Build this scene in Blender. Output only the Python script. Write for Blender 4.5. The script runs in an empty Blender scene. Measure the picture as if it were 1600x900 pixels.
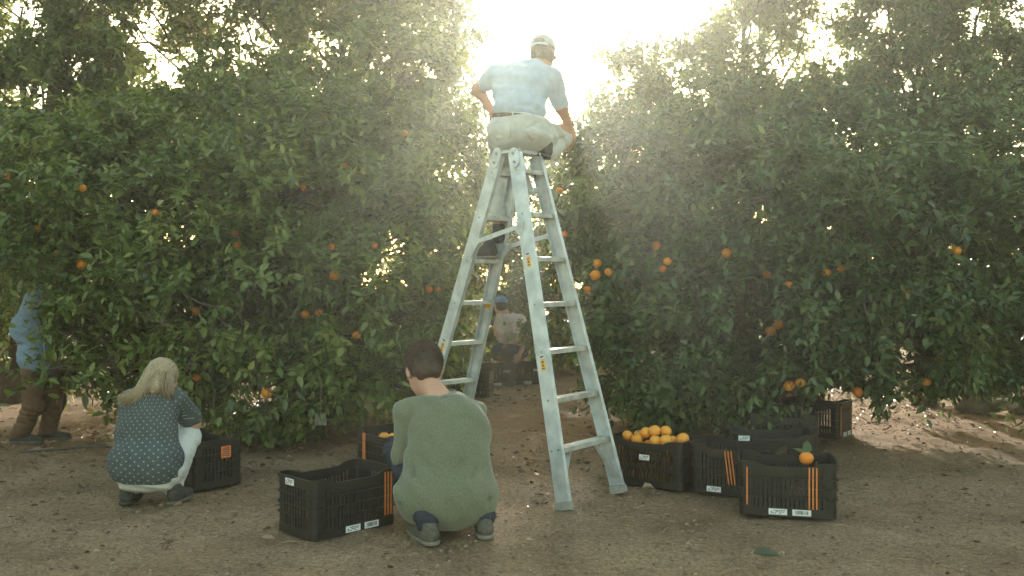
import bpy, math, random
import numpy as np
from mathutils import Vector, Matrix

random.seed(7)
rng = np.random.default_rng(11)
R = math.radians
C = bpy.context.scene.collection
scene = bpy.context.scene

# ------------------------------------------------------------------ camera
FPX = 1400.0          # focal length in photo pixels (photo 1600 x 900)
CAMH = 1.30
cam_d = bpy.data.cameras.new('camera')
cam = bpy.data.objects.new('camera', cam_d)
C.objects.link(cam)
cam.location = (0, 0, CAMH)
cam.rotation_euler = (R(90), 0, 0)
cam_d.sensor_width = 36.0
cam_d.lens = 36.0 * FPX / 1600.0
cam_d.clip_start = 0.05
cam_d.clip_end = 2000
cam_d.dof.use_dof = True
cam_d.dof.focus_distance = 5.4
cam_d.dof.aperture_fstop = 4.5
scene.camera = cam

# ------------------------------------------------------------------ light
SUN_EL, SUN_AZ = 18.0, 1.5
SKY_STRENGTH, SUN_STRENGTH, EXPOSURE = 0.15, 2.0, 2.18
HAZE_DENSITY, HAZE_G = 0.0036, 0.76
world = bpy.data.worlds.new('World')
scene.world = world
world.use_nodes = True
wn = world.node_tree
wn.nodes.clear()
wo = wn.nodes.new('ShaderNodeOutputWorld')
wb = wn.nodes.new('ShaderNodeBackground')
ws = wn.nodes.new('ShaderNodeTexSky')
ws.sky_type = 'NISHITA'
ws.sun_disc = False
ws.sun_elevation = R(SUN_EL)
ws.sun_rotation = R(SUN_AZ)
ws.air_density = 1.0
ws.dust_density = 1.8
ws.ozone_density = 0.6
wb.inputs['Strength'].default_value = SKY_STRENGTH
wt = wn.nodes.new('ShaderNodeMix')          # warm film balance, the same over the whole sky
wt.data_type = 'RGBA'; wt.blend_type = 'MULTIPLY'; wt.inputs[0].default_value = 1.0
wt.inputs[7].default_value = (1.0, .905, .615, 1)
wn.links.new(ws.outputs[0], wt.inputs[6])
wn.links.new(wt.outputs[2], wb.inputs[0])
wn.links.new(wb.outputs[0], wo.inputs[0])

sl = bpy.data.lights.new('sun', 'SUN')
sl.energy = SUN_STRENGTH
sl.angle = R(1.5)
sl.color = (1.0, 0.975, 0.90)
so = bpy.data.objects.new('sun', sl)
C.objects.link(so)
sdir = Vector((math.sin(R(SUN_AZ)) * math.cos(R(SUN_EL)), math.cos(R(SUN_AZ)) * math.cos(R(SUN_EL)), math.sin(R(SUN_EL))))
so.rotation_euler = (-sdir).to_track_quat('-Z', 'Y').to_euler()
so.location = (0, 30, 20)

vs = scene.view_settings
vs.view_transform = 'Standard'
vs.look = 'None'
vs.exposure = EXPOSURE
vs.gamma = 1.0
vs.use_curve_mapping = False

cy = scene.cycles
cy.use_adaptive_sampling = True
cy.adaptive_threshold = 0.02
cy.use_denoising = True
cy.max_bounces = 6
cy.diffuse_bounces = 3
cy.glossy_bounces = 2
cy.transmission_bounces = 3
cy.transparent_max_bounces = 6
cy.volume_bounces = 1
cy.sample_clamp_indirect = 6.0
cy.filter_width = 1.5
cy.caustics_reflective = False
cy.caustics_refractive = False

# ------------------------------------------------------------------ helpers
def Wp(px, py, Y):
    """place: photo column/row and distance -> point in metres"""
    return np.array(((px - 800.0) / FPX * Y, Y, CAMH + (450.0 - py) / FPX * Y))

def G(px, py):
    Y = CAMH * FPX / (py - 450.0)
    return np.array(((px - 800.0) / FPX * Y, Y, 0.0))

def norm(v):
    v = np.asarray(v, float)
    return v / (np.linalg.norm(v, axis=-1, keepdims=True) + 1e-12)

def new_mesh(name, verts, faces, mat=None, smooth=False):
    me = bpy.data.meshes.new(name)
    verts = np.asarray(verts, float)
    if isinstance(faces, np.ndarray):
        n, k = faces.shape
        me.vertices.add(len(verts))
        me.vertices.foreach_set('co', verts.astype(np.float32).ravel())
        me.loops.add(n * k)
        me.loops.foreach_set('vertex_index', faces.astype(np.int32).ravel())
        me.polygons.add(n)
        me.polygons.foreach_set('loop_start', (np.arange(n) * k).astype(np.int32))
        me.polygons.foreach_set('loop_total', np.full(n, k, np.int32))
        me.update(calc_edges=True)
    else:
        me.from_pydata([tuple(v) for v in verts], [], [tuple(f) for f in faces])
        me.update()
    if smooth:
        me.polygons.foreach_set('use_smooth', np.ones(len(me.polygons), bool))
    if mat is not None:
        me.materials.append(mat)
    return me

def tag(o, label=None, cat=None, group=None, kind=None):
    if label: o['label'] = label
    if cat: o['category'] = cat
    if group: o['group'] = group
    if kind: o['kind'] = kind
    return o

def link(name, me, parent=None, loc=None):
    o = bpy.data.objects.new(name, me)
    C.objects.link(o)
    if parent is not None:
        o.parent = parent
    if loc is not None:
        o.location = loc
    return o

def empty(name, loc=(0, 0, 0), rz=0.0):
    o = bpy.data.objects.new(name, None)
    o.empty_display_size = 0.1
    C.objects.link(o)
    o.location = loc
    o.rotation_euler = (0, 0, rz)
    return o

def copy_tree(o, parent=None):
    c = o.copy()
    C.objects.link(c)
    c.parent = parent
    for ch in list(o.children):
        copy_tree(ch, c)
    return c

class MB:
    """collects shapes, builds ONE mesh object"""
    def __init__(self): self.v = []; self.f = []
    def add(self, verts, faces):
        b = len(self.v)
        self.v += [tuple(map(float, v)) for v in verts]
        self.f += [tuple(i + b for i in f) for f in faces]
        return self
    def box(self, c, half, ax=None):
        c = np.asarray(c, float)
        A = np.eye(3) if ax is None else np.asarray(ax, float)
        P = []
        for sx in (-1, 1):
            for sy in (-1, 1):
                for sz in (-1, 1):
                    P.append(c + A[0] * half[0] * sx + A[1] * half[1] * sy + A[2] * half[2] * sz)
        F = [(0, 1, 3, 2), (4, 6, 7, 5), (0, 4, 5, 1), (2, 3, 7, 6), (0, 2, 6, 4), (1, 5, 7, 3)]
        return self.add(P, F)
    def bar(self, a, b, w, t, up=(0, 0, 1)):
        """flat bar a->b, width w along 'up', thickness t"""
        a = np.asarray(a, float); b = np.asarray(b, float)
        d = norm(b - a); s = norm(np.cross(d, up)); u = np.cross(s, d)
        return self.box((a + b) / 2, (np.linalg.norm(b - a) / 2, t / 2, w / 2), (d, s, u))
    def tube(self, pts, rad, n=6, cap=True):
        pts = [np.asarray(p, float) for p in pts]
        if not hasattr(rad, '__len__'): rad = [rad] * len(pts)
        rings = []; ref = np.array((0.31, 0.17, 0.93))
        for i, p in enumerate(pts):
            d = norm(pts[min(i + 1, len(pts) - 1)] - pts[max(i - 1, 0)])
            if i == 0:
                if abs(d @ ref) > .9: ref = np.array((1., 0, 0))
                u = norm(np.cross(d, ref))
            else:
                u = norm(u - d * (u @ d))
            w = np.cross(d, u)
            rings.append([p + rad[i] * (u * math.cos(2 * math.pi * k / n) + w * math.sin(2 * math.pi * k / n)) for k in range(n)])
        V = [v for r in rings for v in r]
        F = []
        for i in range(len(pts) - 1):
            for k in range(n):
                F.append((i * n + k, i * n + (k + 1) % n, (i + 1) * n + (k + 1) % n, (i + 1) * n + k))
        if cap:
            F.append(tuple(range(n))[::-1]); F.append(tuple((len(pts) - 1) * n + k for k in range(n)))
        return self.add(V, F)
    def extrude(self, prof, a, b, u, w):
        """closed profile [(x,y)] in axes u,w swept a->b"""
        a = np.asarray(a, float); b = np.asarray(b, float); n = len(prof)
        V = [a + u * x + w * y for x, y in prof] + [b + u * x + w * y for x, y in prof]
        F = [(k, (k + 1) % n, n + (k + 1) % n, n + k) for k in range(n)]
        F += [tuple(range(n))[::-1], tuple(range(n, 2 * n))]
        return self.add(V, F)
    def build(self, name, mat, parent=None, origin=None, smooth=False):
        v = np.array(self.v)
        if origin is not None: v = v - np.asarray(origin, float)
        return link(name, new_mesh(name, v, self.f, mat, smooth), parent)

def sin_noise(p, freq, seed, n=7):
    """smooth pseudo-noise in about -1..1, p (...,3)"""
    r = np.random.default_rng(seed)
    k = norm(r.normal(size=(n, 3))) * freq * r.uniform(.6, 1.5, (n, 1))
    ph = r.uniform(0, 6.28, n)
    out = 0
    for i in range(n):
        out = out + np.sin(p @ k[i] + ph[i])
    return out / math.sqrt(n)

# ------------------------------------------------------------------ materials
def mat_new(name):
    m = bpy.data.materials.new(name)
    m.use_nodes = True
    nt = m.node_tree
    nt.nodes.clear()
    out = nt.nodes.new('ShaderNodeOutputMaterial')
    return m, nt, out

def N(nt, typ, **kw):
    n = nt.nodes.new(typ)
    for k, v in kw.items():
        if k in n.inputs.keys() if hasattr(n.inputs, 'keys') else False:
            n.inputs[k].default_value = v
        else:
            setattr(n, k, v)
    return n

def ramp(nt, fac, stops):
    r = nt.nodes.new('ShaderNodeValToRGB')
    e = r.color_ramp.elements
    while len(e) > 1: e.remove(e[-1])
    e[0].position = stops[0][0]; e[0].color = (*stops[0][1], 1)
    for p, c in stops[1:]:
        x = e.new(p); x.color = (*c, 1)
    nt.links.new(fac, r.inputs[0])
    return r.outputs[0]

def simple_mat(name, c1, c2=None, rough=.6, scale=30., spec=.4, metal=0., bump=.0, bscale=None, detail=4, sheen=0.):
    m, nt, out = mat_new(name)
    b = nt.nodes.new('ShaderNodeBsdfPrincipled')
    tc = nt.nodes.new('ShaderNodeTexCoord')
    nz = N(nt, 'ShaderNodeTexNoise'); nz.inputs['Scale'].default_value = scale; nz.inputs['Detail'].default_value = detail
    nt.links.new(tc.outputs['Object'], nz.inputs['Vector'])
    col = ramp(nt, nz.outputs['Fac'], [(.32, c1), (.68, c2 or tuple(x * .8 for x in c1))])
    nt.links.new(col, b.inputs['Base Color'])
    b.inputs['Roughness'].default_value = rough
    b.inputs['Specular IOR Level'].default_value = spec
    b.inputs['Metallic'].default_value = metal
    if sheen: b.inputs['Sheen Weight'].default_value = sheen
    if bump:
        n2 = N(nt, 'ShaderNodeTexNoise'); n2.inputs['Scale'].default_value = bscale or scale * 3; n2.inputs['Detail'].default_value = 3
        nt.links.new(tc.outputs['Object'], n2.inputs['Vector'])
        bp = nt.nodes.new('ShaderNodeBump'); bp.inputs['Strength'].default_value = bump; bp.inputs['Distance'].default_value = .004
        nt.links.new(n2.outputs['Fac'], bp.inputs['Height'])
        nt.links.new(bp.outputs[0], b.inputs['Normal'])
    nt.links.new(b.outputs[0], out.inputs[0])
    return m

def leaf_mat(name, stops, trans=.32, tcol=1.9):
    m, nt, out = mat_new(name)
    at = nt.nodes.new('ShaderNodeAttribute'); at.attribute_name = 'tint'
    col = ramp(nt, at.outputs['Fac'], stops)
    b = nt.nodes.new('ShaderNodeBsdfPrincipled')
    b.inputs['Roughness'].default_value = .37
    b.inputs['Specular IOR Level'].default_value = .6
    nt.links.new(col, b.inputs['Base Color'])
    t = nt.nodes.new('ShaderNodeBsdfTranslucent')
    hs = nt.nodes.new('ShaderNodeHueSaturation'); hs.inputs['Hue'].default_value = .475; hs.inputs['Value'].default_value = tcol
    nt.links.new(col, hs.inputs['Color'])
    nt.links.new(hs.outputs[0], t.inputs[0])
    mx = nt.nodes.new('ShaderNodeMixShader'); mx.inputs[0].default_value = trans
    nt.links.new(b.outputs[0], mx.inputs[1]); nt.links.new(t.outputs[0], mx.inputs[2])
    nt.links.new(mx.outputs[0], out.inputs[0])
    return m

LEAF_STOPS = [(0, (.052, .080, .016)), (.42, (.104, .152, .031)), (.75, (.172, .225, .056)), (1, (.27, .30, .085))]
M = {}
M['leaf'] = leaf_mat('citrus_leaf', LEAF_STOPS)
M['leaf_far'] = leaf_mat('far_leaf', [(0, (.046, .072, .017)), (.5, (.092, .136, .032)), (1, (.18, .22, .06))], .42)
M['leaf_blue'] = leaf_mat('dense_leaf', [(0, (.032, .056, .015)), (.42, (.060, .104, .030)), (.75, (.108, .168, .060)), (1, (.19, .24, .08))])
M['dry'] = leaf_mat('dry_leaf', [(0, (.085, .048, .025)), (.5, (.16, .098, .05)), (.85, (.24, .165, .095)), (1, (.36, .29, .19))], .15, 1.3)
M['bark'] = simple_mat('bark', (.085, .066, .050), (.15, .125, .10), .9, 22, .2, bump=.8, bscale=60)
M['orange'] = simple_mat('orange_peel', (.76, .27, .02), (.84, .35, .035), .42, 9, .45, bump=.25, bscale=260)
M['orange_ripe'] = simple_mat('orange_peel_pale', (.74, .29, .035), (.80, .37, .06), .45, 9, .4, bump=.2, bscale=260)
M['orange_deep_or_shaded'] = simple_mat('orange_peel_deep_or_shaded', (.68, .19, .015), (.76, .26, .025), .45, 9, .4, bump=.2, bscale=260)  # deeper peel: red fruit, and fruit with shade put into its colour
M['stemgreen'] = simple_mat('calyx', (.06, .09, .03), (.09, .11, .04), .7)
M['plastic'] = simple_mat('black_plastic', (.011, .0105, .008), (.028, .025, .019), .40, 7, .40, bump=.15, bscale=90, detail=9)
M['plastic_red'] = simple_mat('red_plastic', (.42, .075, .03), (.50, .11, .045), .5, 14, .35)
M['strip'] = simple_mat('orange_strip', (.60, .17, .04), (.72, .26, .07), .55, 25, .35)
M['dirty_paper'] = simple_mat('weathered_paper', (.17, .17, .14), (.24, .235, .20), .8, 40, .2)
M['paper'] = simple_mat('white_label', (.66, .70, .74), (.78, .79, .78), .6, 60, .3)
M['print'] = simple_mat('label_print', (.05, .055, .06), (.10, .10, .11), .6, 60, .3)
M['sticker_orange'] = simple_mat('orange_sticker', (.66, .16, .045), (.74, .22, .07), .5, 40, .3)
M['sticker_amber'] = simple_mat('amber_sticker', (.78, .38, .03), (.85, .46, .05), .5, 40, .3)
M['alu'] = simple_mat('worn_aluminium', (.42, .46, .47), (.66, .70, .71), .46, 11, .5, metal=.35, bump=.25, bscale=120, detail=9)
M['alu_step'] = simple_mat('dusty_aluminium_step', (.33, .34, .31), (.58, .60, .57), .55, 14, .5, metal=.3, bump=.3, bscale=150)
M['rivet'] = simple_mat('rivet_steel', (.26, .28, .29), (.34, .35, .35), .4, 40, .5, metal=.7)
M['rubber'] = simple_mat('dusty_rubber', (.26, .26, .24), (.36, .36, .33), .85, 50, .2)
M['skin'] = simple_mat('skin', (.52, .29, .21), (.60, .36, .27), .55, 14, .35)
M['skin_tan'] = simple_mat('tanned_skin', (.40, .21, .13), (.47, .26, .17), .55, 14, .35)
M['hair_dark'] = simple_mat('dark_brown_hair', (.034, .020, .012), (.066, .040, .024), .6, 60, .35)
M['hair_blond'] = simple_mat('blond_hair', (.22, .165, .10), (.48, .39, .26), .5, 160, .35)
M['hair_light'] = simple_mat('light_blond_hair', (.42, .34, .22), (.60, .51, .36), .5, 90, .35)
M['hair_grey'] = simple_mat('brown_hair', (.15, .11, .075), (.22, .17, .12), .6, 60, .3)
M['green_knit'] = simple_mat('green_melange_cotton', (.138, .157, .104), (.205, .214, .150), .9, 130, .15, bump=.5, bscale=420, sheen=.3, detail=2)
M['tee'] = simple_mat('pale_blue_cotton', (.37, .44, .53), (.45, .52, .61), .9, 20, .15, bump=.35, bscale=60, sheen=.2)
M['khaki'] = simple_mat('pale_khaki_cotton', (.45, .45, .42), (.55, .55, .51), .9, 16, .15, bump=.4, bscale=60, sheen=.2)
M['white_denim'] = simple_mat('white_denim', (.60, .63, .64), (.70, .72, .72), .9, 40, .15, bump=.35, bscale=300)
M['navy'] = simple_mat('navy_denim', (.030, .034, .050), (.055, .058, .075), .9, 120, .15, bump=.4, bscale=400)
M['denim'] = simple_mat('chambray_blue', (.15, .22, .31), (.23, .31, .40), .9, 60, .15, bump=.4, bscale=250)
M['brown_cloth'] = simple_mat('brown_trousers', (.11, .066, .042), (.16, .10, .065), .9, 30, .15, bump=.4, bscale=120)
M['lilac'] = simple_mat('faded_lilac_cotton', (.50, .43, .42), (.60, .53, .51), .9, 20, .15, bump=.4, bscale=100)
M['shoe_dark'] = simple_mat('dark_shoe', (.045, .042, .038), (.075, .07, .06), .8, 60, .25, bump=.3)
M['shoe_grey'] = simple_mat('dusty_shoe', (.085, .080, .064), (.14, .13, .105), .85, 45, .2, bump=.4)
M['sole'] = simple_mat('dusty_sole', (.17, .155, .125), (.24, .22, .18), .8, 45, .2)
M['belt'] = simple_mat('brown_belt', (.10, .06, .04), (.15, .09, .06), .6, 40, .3)
M['cap'] = simple_mat('grey_cap', (.25, .26, .26), (.33, .34, .33), .85, 40, .2, bump=.3)
M['cap_blue'] = simple_mat('blue_cap', (.16, .24, .46), (.22, .31, .52), .85, 40, .2)
M['clod'] = simple_mat('dirt_clod', (.20, .145, .095), (.34, .26, .18), .95, 60, .1)
M['rock'] = simple_mat('field_stone', (.14, .125, .105), (.26, .24, .20), .9, 6, .2, bump=.9, bscale=40)
M['pole'] = simple_mat('bleached_wood', (.27, .20, .12), (.36, .28, .18), .85, 30, .2, bump=.4)
M['hose'] = simple_mat('drip_hose', (.05, .05, .045), (.11, .105, .095), .7, 25, .3)
M['metal_gold'] = simple_mat('gold_stud', (.7, .5, .2), (.75, .55, .25), .3, 25, .5, metal=1)

def dotted_mat():
    m, nt, out = mat_new('dotted_blouse')
    b = nt.nodes.new('ShaderNodeBsdfPrincipled')
    at = nt.nodes.new('ShaderNodeAttribute'); at.attribute_name = 'wrap'
    sp = nt.nodes.new('ShaderNodeSeparateXYZ'); nt.links.new(at.outputs['Vector'], sp.inputs[0])
    def mth(op, a, bb=None):
        n = nt.nodes.new('ShaderNodeMath'); n.operation = op
        for i, x in enumerate((a, bb)):
            if x is None: continue
            if isinstance(x, (int, float)): n.inputs[i].default_value = x
            else: nt.links.new(x, n.inputs[i])
        return n.outputs[0]
    P = .042
    v = mth('DIVIDE', sp.outputs[1], P * .5)
    row = mth('FLOOR', v)
    odd = mth('MULTIPLY', mth('MODULO', mth('ADD', row, 1000), 2), .5)
    u = mth('ADD', mth('DIVIDE', sp.outputs[0], P), odd)
    fu = mth('SUBTRACT', mth('FRACT', mth('ADD', u, 100)), .5)
    fv = mth('MULTIPLY', mth('SUBTRACT', mth('FRACT', mth('ADD', v, 100)), .5), .5)
    d = mth('SQRT', mth('ADD', mth('MULTIPLY', fu, fu), mth('MULTIPLY', fv, fv)))
    r = ramp(nt, d, [(.065, (.36, .40, .38)), (.125, (.092, .113, .120))])
    tc = nt.nodes.new('ShaderNodeTexCoord')
    nz = N(nt, 'ShaderNodeTexNoise'); nz.inputs['Scale'].default_value = 25
    nt.links.new(tc.outputs['Object'], nz.inputs['Vector'])
    mx = nt.nodes.new('ShaderNodeMix'); mx.data_type = 'RGBA'; mx.blend_type = 'MULTIPLY'; mx.inputs[0].default_value = 1
    nt.links.new(r, mx.inputs[6])
    nt.links.new(ramp(nt, nz.outputs['Fac'], [(.3, (.8, .8, .8)), (.7, (1, 1, 1))]), mx.inputs[7])
    nt.links.new(mx.outputs[2], b.inputs['Base Color'])
    b.inputs['Roughness'].default_value = .9
    b.inputs['Specular IOR Level'].default_value = .15
    nt.links.new(b.outputs[0], out.inputs[0])
    return m
M['dotted'] = dotted_mat()

def ground_mat():
    m, nt, out = mat_new('orchard_dirt')
    b = nt.nodes.new('ShaderNodeBsdfPrincipled')
    tc = nt.nodes.new('ShaderNodeTexCoord')
    def noise(sc, det=6, rough=.6, dist=0):
        n = N(nt, 'ShaderNodeTexNoise'); n.inputs['Scale'].default_value = sc; n.inputs['Detail'].default_value = det
        n.inputs['Roughness'].default_value = rough; n.inputs['Distortion'].default_value = dist
        nt.links.new(tc.outputs['Object'], n.inputs['Vector']); return n.outputs['Fac']
    def mix(f, a, c, bt='MIX'):
        x = nt.nodes.new('ShaderNodeMix'); x.data_type = 'RGBA'; x.blend_type = bt
        if isinstance(f, (int, float)): x.inputs[0].default_value = f
        else: nt.links.new(f, x.inputs[0])
        nt.links.new(a, x.inputs[6]); nt.links.new(c, x.inputs[7]); return x.outputs[2]
    base = ramp(nt, noise(1.3, 8, .65), [(.28, (.165, .116, .070)), (.5, (.275, .198, .124)), (.75, (.370, .275, .180))])
    fine = ramp(nt, noise(38, 6, .75), [(.30, (.42, .40, .37)), (.48, (.93, .93, .93)), (.70, (1.40, 1.37, 1.32))])
    speck = ramp(nt, noise(95, 4, .75), [(.33, (.52, .50, .48)), (.52, (1.0, 1.0, 1.0)), (.70, (1.55, 1.5, 1.42))])
    c = mix(1.0, base, fine, 'MULTIPLY')
    c = mix(.8, c, speck, 'MULTIPLY')
    # leaf mould under and beyond the trees: redder litter
    sp = nt.nodes.new('ShaderNodeSeparateXYZ'); nt.links.new(tc.outputs['Object'], sp.inputs[0])
    mr = nt.nodes.new('ShaderNodeMapRange'); mr.inputs['From Min'].default_value = 5.8; mr.inputs['From Max'].default_value = 8.2
    nt.links.new(sp.outputs[1], mr.inputs['Value'])
    mu = nt.nodes.new('ShaderNodeMath'); mu.operation = 'MULTIPLY'
    nt.links.new(mr.outputs[0], mu.inputs[0])
    nt.links.new(ramp(nt, noise(2.4, 6, .7), [(.38, (.15,) * 3), (.6, (.95,) * 3)]), mu.inputs[1])
    mould = ramp(nt, noise(24, 5, .8), [(.3, (.12, .072, .040)), (.55, (.25, .155, .088)), (.75, (.38, .26, .16))])
    c = mix(mu.outputs[0], c, mould)
    nt.links.new(c, b.inputs['Base Color'])
    b.inputs['Roughness'].default_value = .95
    b.inputs['Specular IOR Level'].default_value = .12
    bp = nt.nodes.new('ShaderNodeBump'); bp.inputs['Strength'].default_value = .9; bp.inputs['Distance'].default_value = .012
    ad = nt.nodes.new('ShaderNodeMath'); ad.operation = 'ADD'
    nt.links.new(noise(28, 7, .75), ad.inputs[0])
    s2 = nt.nodes.new('ShaderNodeMath'); s2.operation = 'MULTIPLY'; s2.inputs[1].default_value = .45
    nt.links.new(noise(140, 3, .7), s2.inputs[0]); nt.links.new(s2.outputs[0], ad.inputs[1])
    nt.links.new(ad.outputs[0], bp.inputs['Height']); nt.links.new(bp.outputs[0], b.inputs['Normal'])
    nt.links.new(b.outputs[0], out.inputs[0])
    return m
M['ground'] = ground_mat()

# ------------------------------------------------------------------ ground
def ground_h(x, y):
    p = np.stack([x, y, np.zeros_like(x)], -1)
    near = np.clip((40 - np.hypot(x, y)) / 25, 0, 1)
    return near * (sin_noise(p, 2.2, 1) * .010 + sin_noise(p, 9, 2) * .006 + sin_noise(p, 27, 3) * .004) - .012

def build_ground():
    def axis(lo, hi, step, far, n):
        core = np.arange(lo, hi + step / 2, step)
        e = np.geomspace(step, far, n)
        return np.concatenate([lo - e[::-1], core, hi + e])
    xs = axis(-6, 6, .045, 500, 26)
    ys = axis(3.2, 13, .045, 600, 26)
    X, Y = np.meshgrid(xs, ys, indexing='ij')
    Z = ground_h(X, Y)
    V = np.stack([X, Y, Z], -1).reshape(-1, 3)
    nx, ny = X.shape
    i = np.arange(nx - 1)[:, None] * ny + np.arange(ny - 1)[None]
    F = np.stack([i, i + ny, i + ny + 1, i + 1], -1).reshape(-1, 4)
    o = link('ground', new_mesh('ground', V, F, M['ground'], True))
    tag(o, 'bare brown orchard dirt strewn with dry leaves', 'ground', kind='structure')
build_ground()

# ------------------------------------------------------------------ trees
def Lp(px, py, Y, rpx, rpy, ry, w=1.0):
    """one foliage mass: centre and half sizes in metres"""
    c = Wp(px, py, Y)
    s = Y / FPX
    return (c, np.array((rpx * s, ry, rpy * s)), w)

def make_leaves(lumps, dens, seed, gate=-.25, gfreq=2.6, leaf_len=.086, per=9, shoots=.0, twig=(.15, .30), droop=.5, zmin=.10):
    r = np.random.default_rng(seed)
    base, tdir, tlen, ttint = [], [], [], []
    for li, (c, rad, w) in enumerate(lumps):
        p_ = 1.6
        area = 4 * math.pi * (((rad[0] * rad[1]) ** p_ + (rad[0] * rad[2]) ** p_ + (rad[1] * rad[2]) ** p_) / 3) ** (1 / p_)
        K = 11                                        # twigs to a spray
        n = int(area * dens * w / K)
        u = norm(r.normal(size=(n, 3)))
        fr = 1.02 - np.abs(r.normal(size=n)) * .26
        lump_n = 1 + .13 * sin_noise(u, 3.2, seed * 7 + li)
        p = c + u * rad * (fr * lump_n)[:, None]
        nrm = norm(u / rad)
        g = sin_noise(p, gfreq, seed + 50) * .7 + sin_noise(p, gfreq * 2.7, seed + 51) * .5
        keep = (g > gate) & (fr > .25) & (p[:, 2] > zmin)
        for lj, (c2, rad2, _) in enumerate(lumps):
            if lj != li:
                keep &= np.linalg.norm((p - c2) / rad2, axis=1) > .62
        p, nrm = p[keep], nrm[keep]
        ct = r.normal(0, .15, len(p))
        cs = np.repeat(r.uniform(.75, 1.25, len(p)), K)
        p = np.repeat(p, K, 0); nrm = np.repeat(nrm, K, 0); ct = np.repeat(ct, K)
        n = len(p)
        up = np.where(nrm[:, 2] > -.15, .40, -droop)
        rd = norm(r.normal(size=(n, 3)))
        d = nrm * .75 + rd * .80
        d[:, 2] += up
        d = norm(d)
        p = p + rd * (r.random(n) * .10 * cs)[:, None] + d * .03
        L = r.uniform(twig[0], twig[1], n) * cs
        tt = ct + r.normal(0, .10, n)
        if shoots > 0:
            sh = (r.random(n) < shoots * .55) & (nrm[:, 2] > .15)
            d[sh] = norm(np.array((0, 0, 1.)) + r.normal(size=(sh.sum(), 3)) * .22)
            L[sh] *= r.uniform(1.5, 2.5, sh.sum())
            tt[sh] += .14
        base.append(p); tdir.append(d); tlen.append(L); ttint.append(tt)
    B = np.concatenate(base); D = np.concatenate(tdir); L = np.concatenate(tlen); TT = np.concatenate(ttint)
    n = len(B)
    # leaves along each twig
    m = per
    t = (np.arange(m) + .5) / m
    t = np.clip(t[None] + r.normal(0, .03, (n, m)), .05, 1)
    side = norm(np.cross(D, r.normal(size=(n, 3))))
    sid2 = np.cross(D, side)
    az = (np.arange(m) * 2.4)[None] + r.uniform(0, 6.28, (n, 1)) + r.normal(0, .3, (n, m))
    rad = side[:, None] * np.cos(az)[..., None] + sid2[:, None] * np.sin(az)[..., None]
    sag = -(t ** 2 * L[:, None] * .18)
    pos = B[:, None] + D[:, None] * (t * L[:, None])[..., None]
    pos[..., 2] += sag
    fw = .45 + .9 * (t > .9)
    ld = D[:, None] * fw[..., None] + rad * .9 + r.normal(0, .22, (n, m, 3))
    ld[..., 2] -= .18
    ld = norm(ld)
    upv = np.array((0, 0, 1.)) + r.normal(0, .42, (n, m, 3)) + D[:, None] * .35
    ln = norm(upv - ld * (upv * ld).sum(-1, keepdims=True))
    ll = leaf_len * r.uniform(.50, 1.32, (n, m)) * np.where(t > .93, .8, 1)
    tint = np.clip(.42 + TT[:, None] + r.normal(0, .17, (n, m)) + .10 * (t - .5), 0, 1)
    A = dict(p=pos.reshape(-1, 3), d=ld.reshape(-1, 3), n=ln.reshape(-1, 3), l=ll.ravel(), t=tint.ravel())
    A['w'] = A['l'] * r.uniform(.44, .56, len(A['l']))
    A['f'] = r.uniform(.10, .34, len(A['l']))
    k = A['p'][:, 2] > zmin * .6
    A = {q: v[k] for q, v in A.items()}
    return A, (B, D, L)

LEAF_OUT = np.array(((0, 0), (.30, .46), (.68, .40), (1, 0), (.68, -.40), (.30, -.46)))   # along, across
def leaf_mesh(name, A, mat):
    p, d, n_ = A['p'], A['d'], A['n']
    s = np.cross(n_, d)
    N_ = len(p)
    V = np.empty((N_, 6, 3), np.float32)
    for k, (a, c) in enumerate(LEAF_OUT):
        lift = A['f'] * abs(c) * A['w'] * 1.2 - .16 * a * a * A['l']
        V[:, k] = p + d * (a * A['l'])[:, None] + s * (c * A['w'])[:, None] + n_ * lift[:, None]
    i = (np.arange(N_) * 6)[:, None]
    F = np.concatenate([i + np.array((0, 3, 2, 1)), i + np.array((0, 5, 4, 3))], 1).reshape(-1, 4)
    me = new_mesh(name, V.reshape(-1, 3), F, mat)
    at = me.attributes.new('tint', 'FLOAT', 'POINT')
    at.data.foreach_set('value', np.repeat(A['t'], 6).astype(np.float32))
    return me

# shared single leaves for the nearest sprays
def single_leaf(tint, mat, k):
    A = dict(p=np.zeros((1, 3)), d=np.array([[1., 0, 0]]), n=np.array([[0, 0, 1.]]), l=np.array([1.]), w=np.array([.5]), f=np.array([.12 + .08 * k]), t=np.array([tint]))
    return leaf_mesh('leaf', A, mat)

def wobble(a, b, n, amp, seed, sagz=0.):
    r = np.random.default_rng(seed)
    a = np.asarray(a, float); b = np.asarray(b, float)
    pts = []
    for i in range(n + 1):
        t = i / n
        q = a + (b - a) * t
        q = q + r.normal(0, amp, 3) * math.sin(math.pi * t) * np.linalg.norm(b - a)
        q[2] += sagz * math.sin(math.pi * t)
        pts.append(q)
    return pts

CULL = []      # (px, py, rpx, rpy, Ymax, keep probability): sight lines that stay open
def cull(A, seed):
    r = np.random.default_rng(seed)
    c = A['p'] + A['d'] * (A['l'] * .5)[:, None]
    px = 800 + c[:, 0] / c[:, 1] * FPX
    py = 450 - (c[:, 2] - CAMH) / c[:, 1] * FPX
    keep = np.ones(len(px), bool)
    for (x, y, rx, ry, ym, pr) in CULL:
        inside = ((px - x) / rx) ** 2 + ((py - y) / ry) ** 2 < 1
        inside &= c[:, 1] < ym
        keep &= ~(inside & (r.random(len(px)) > pr))
    return {q: v[keep] for q, v in A.items()}

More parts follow.
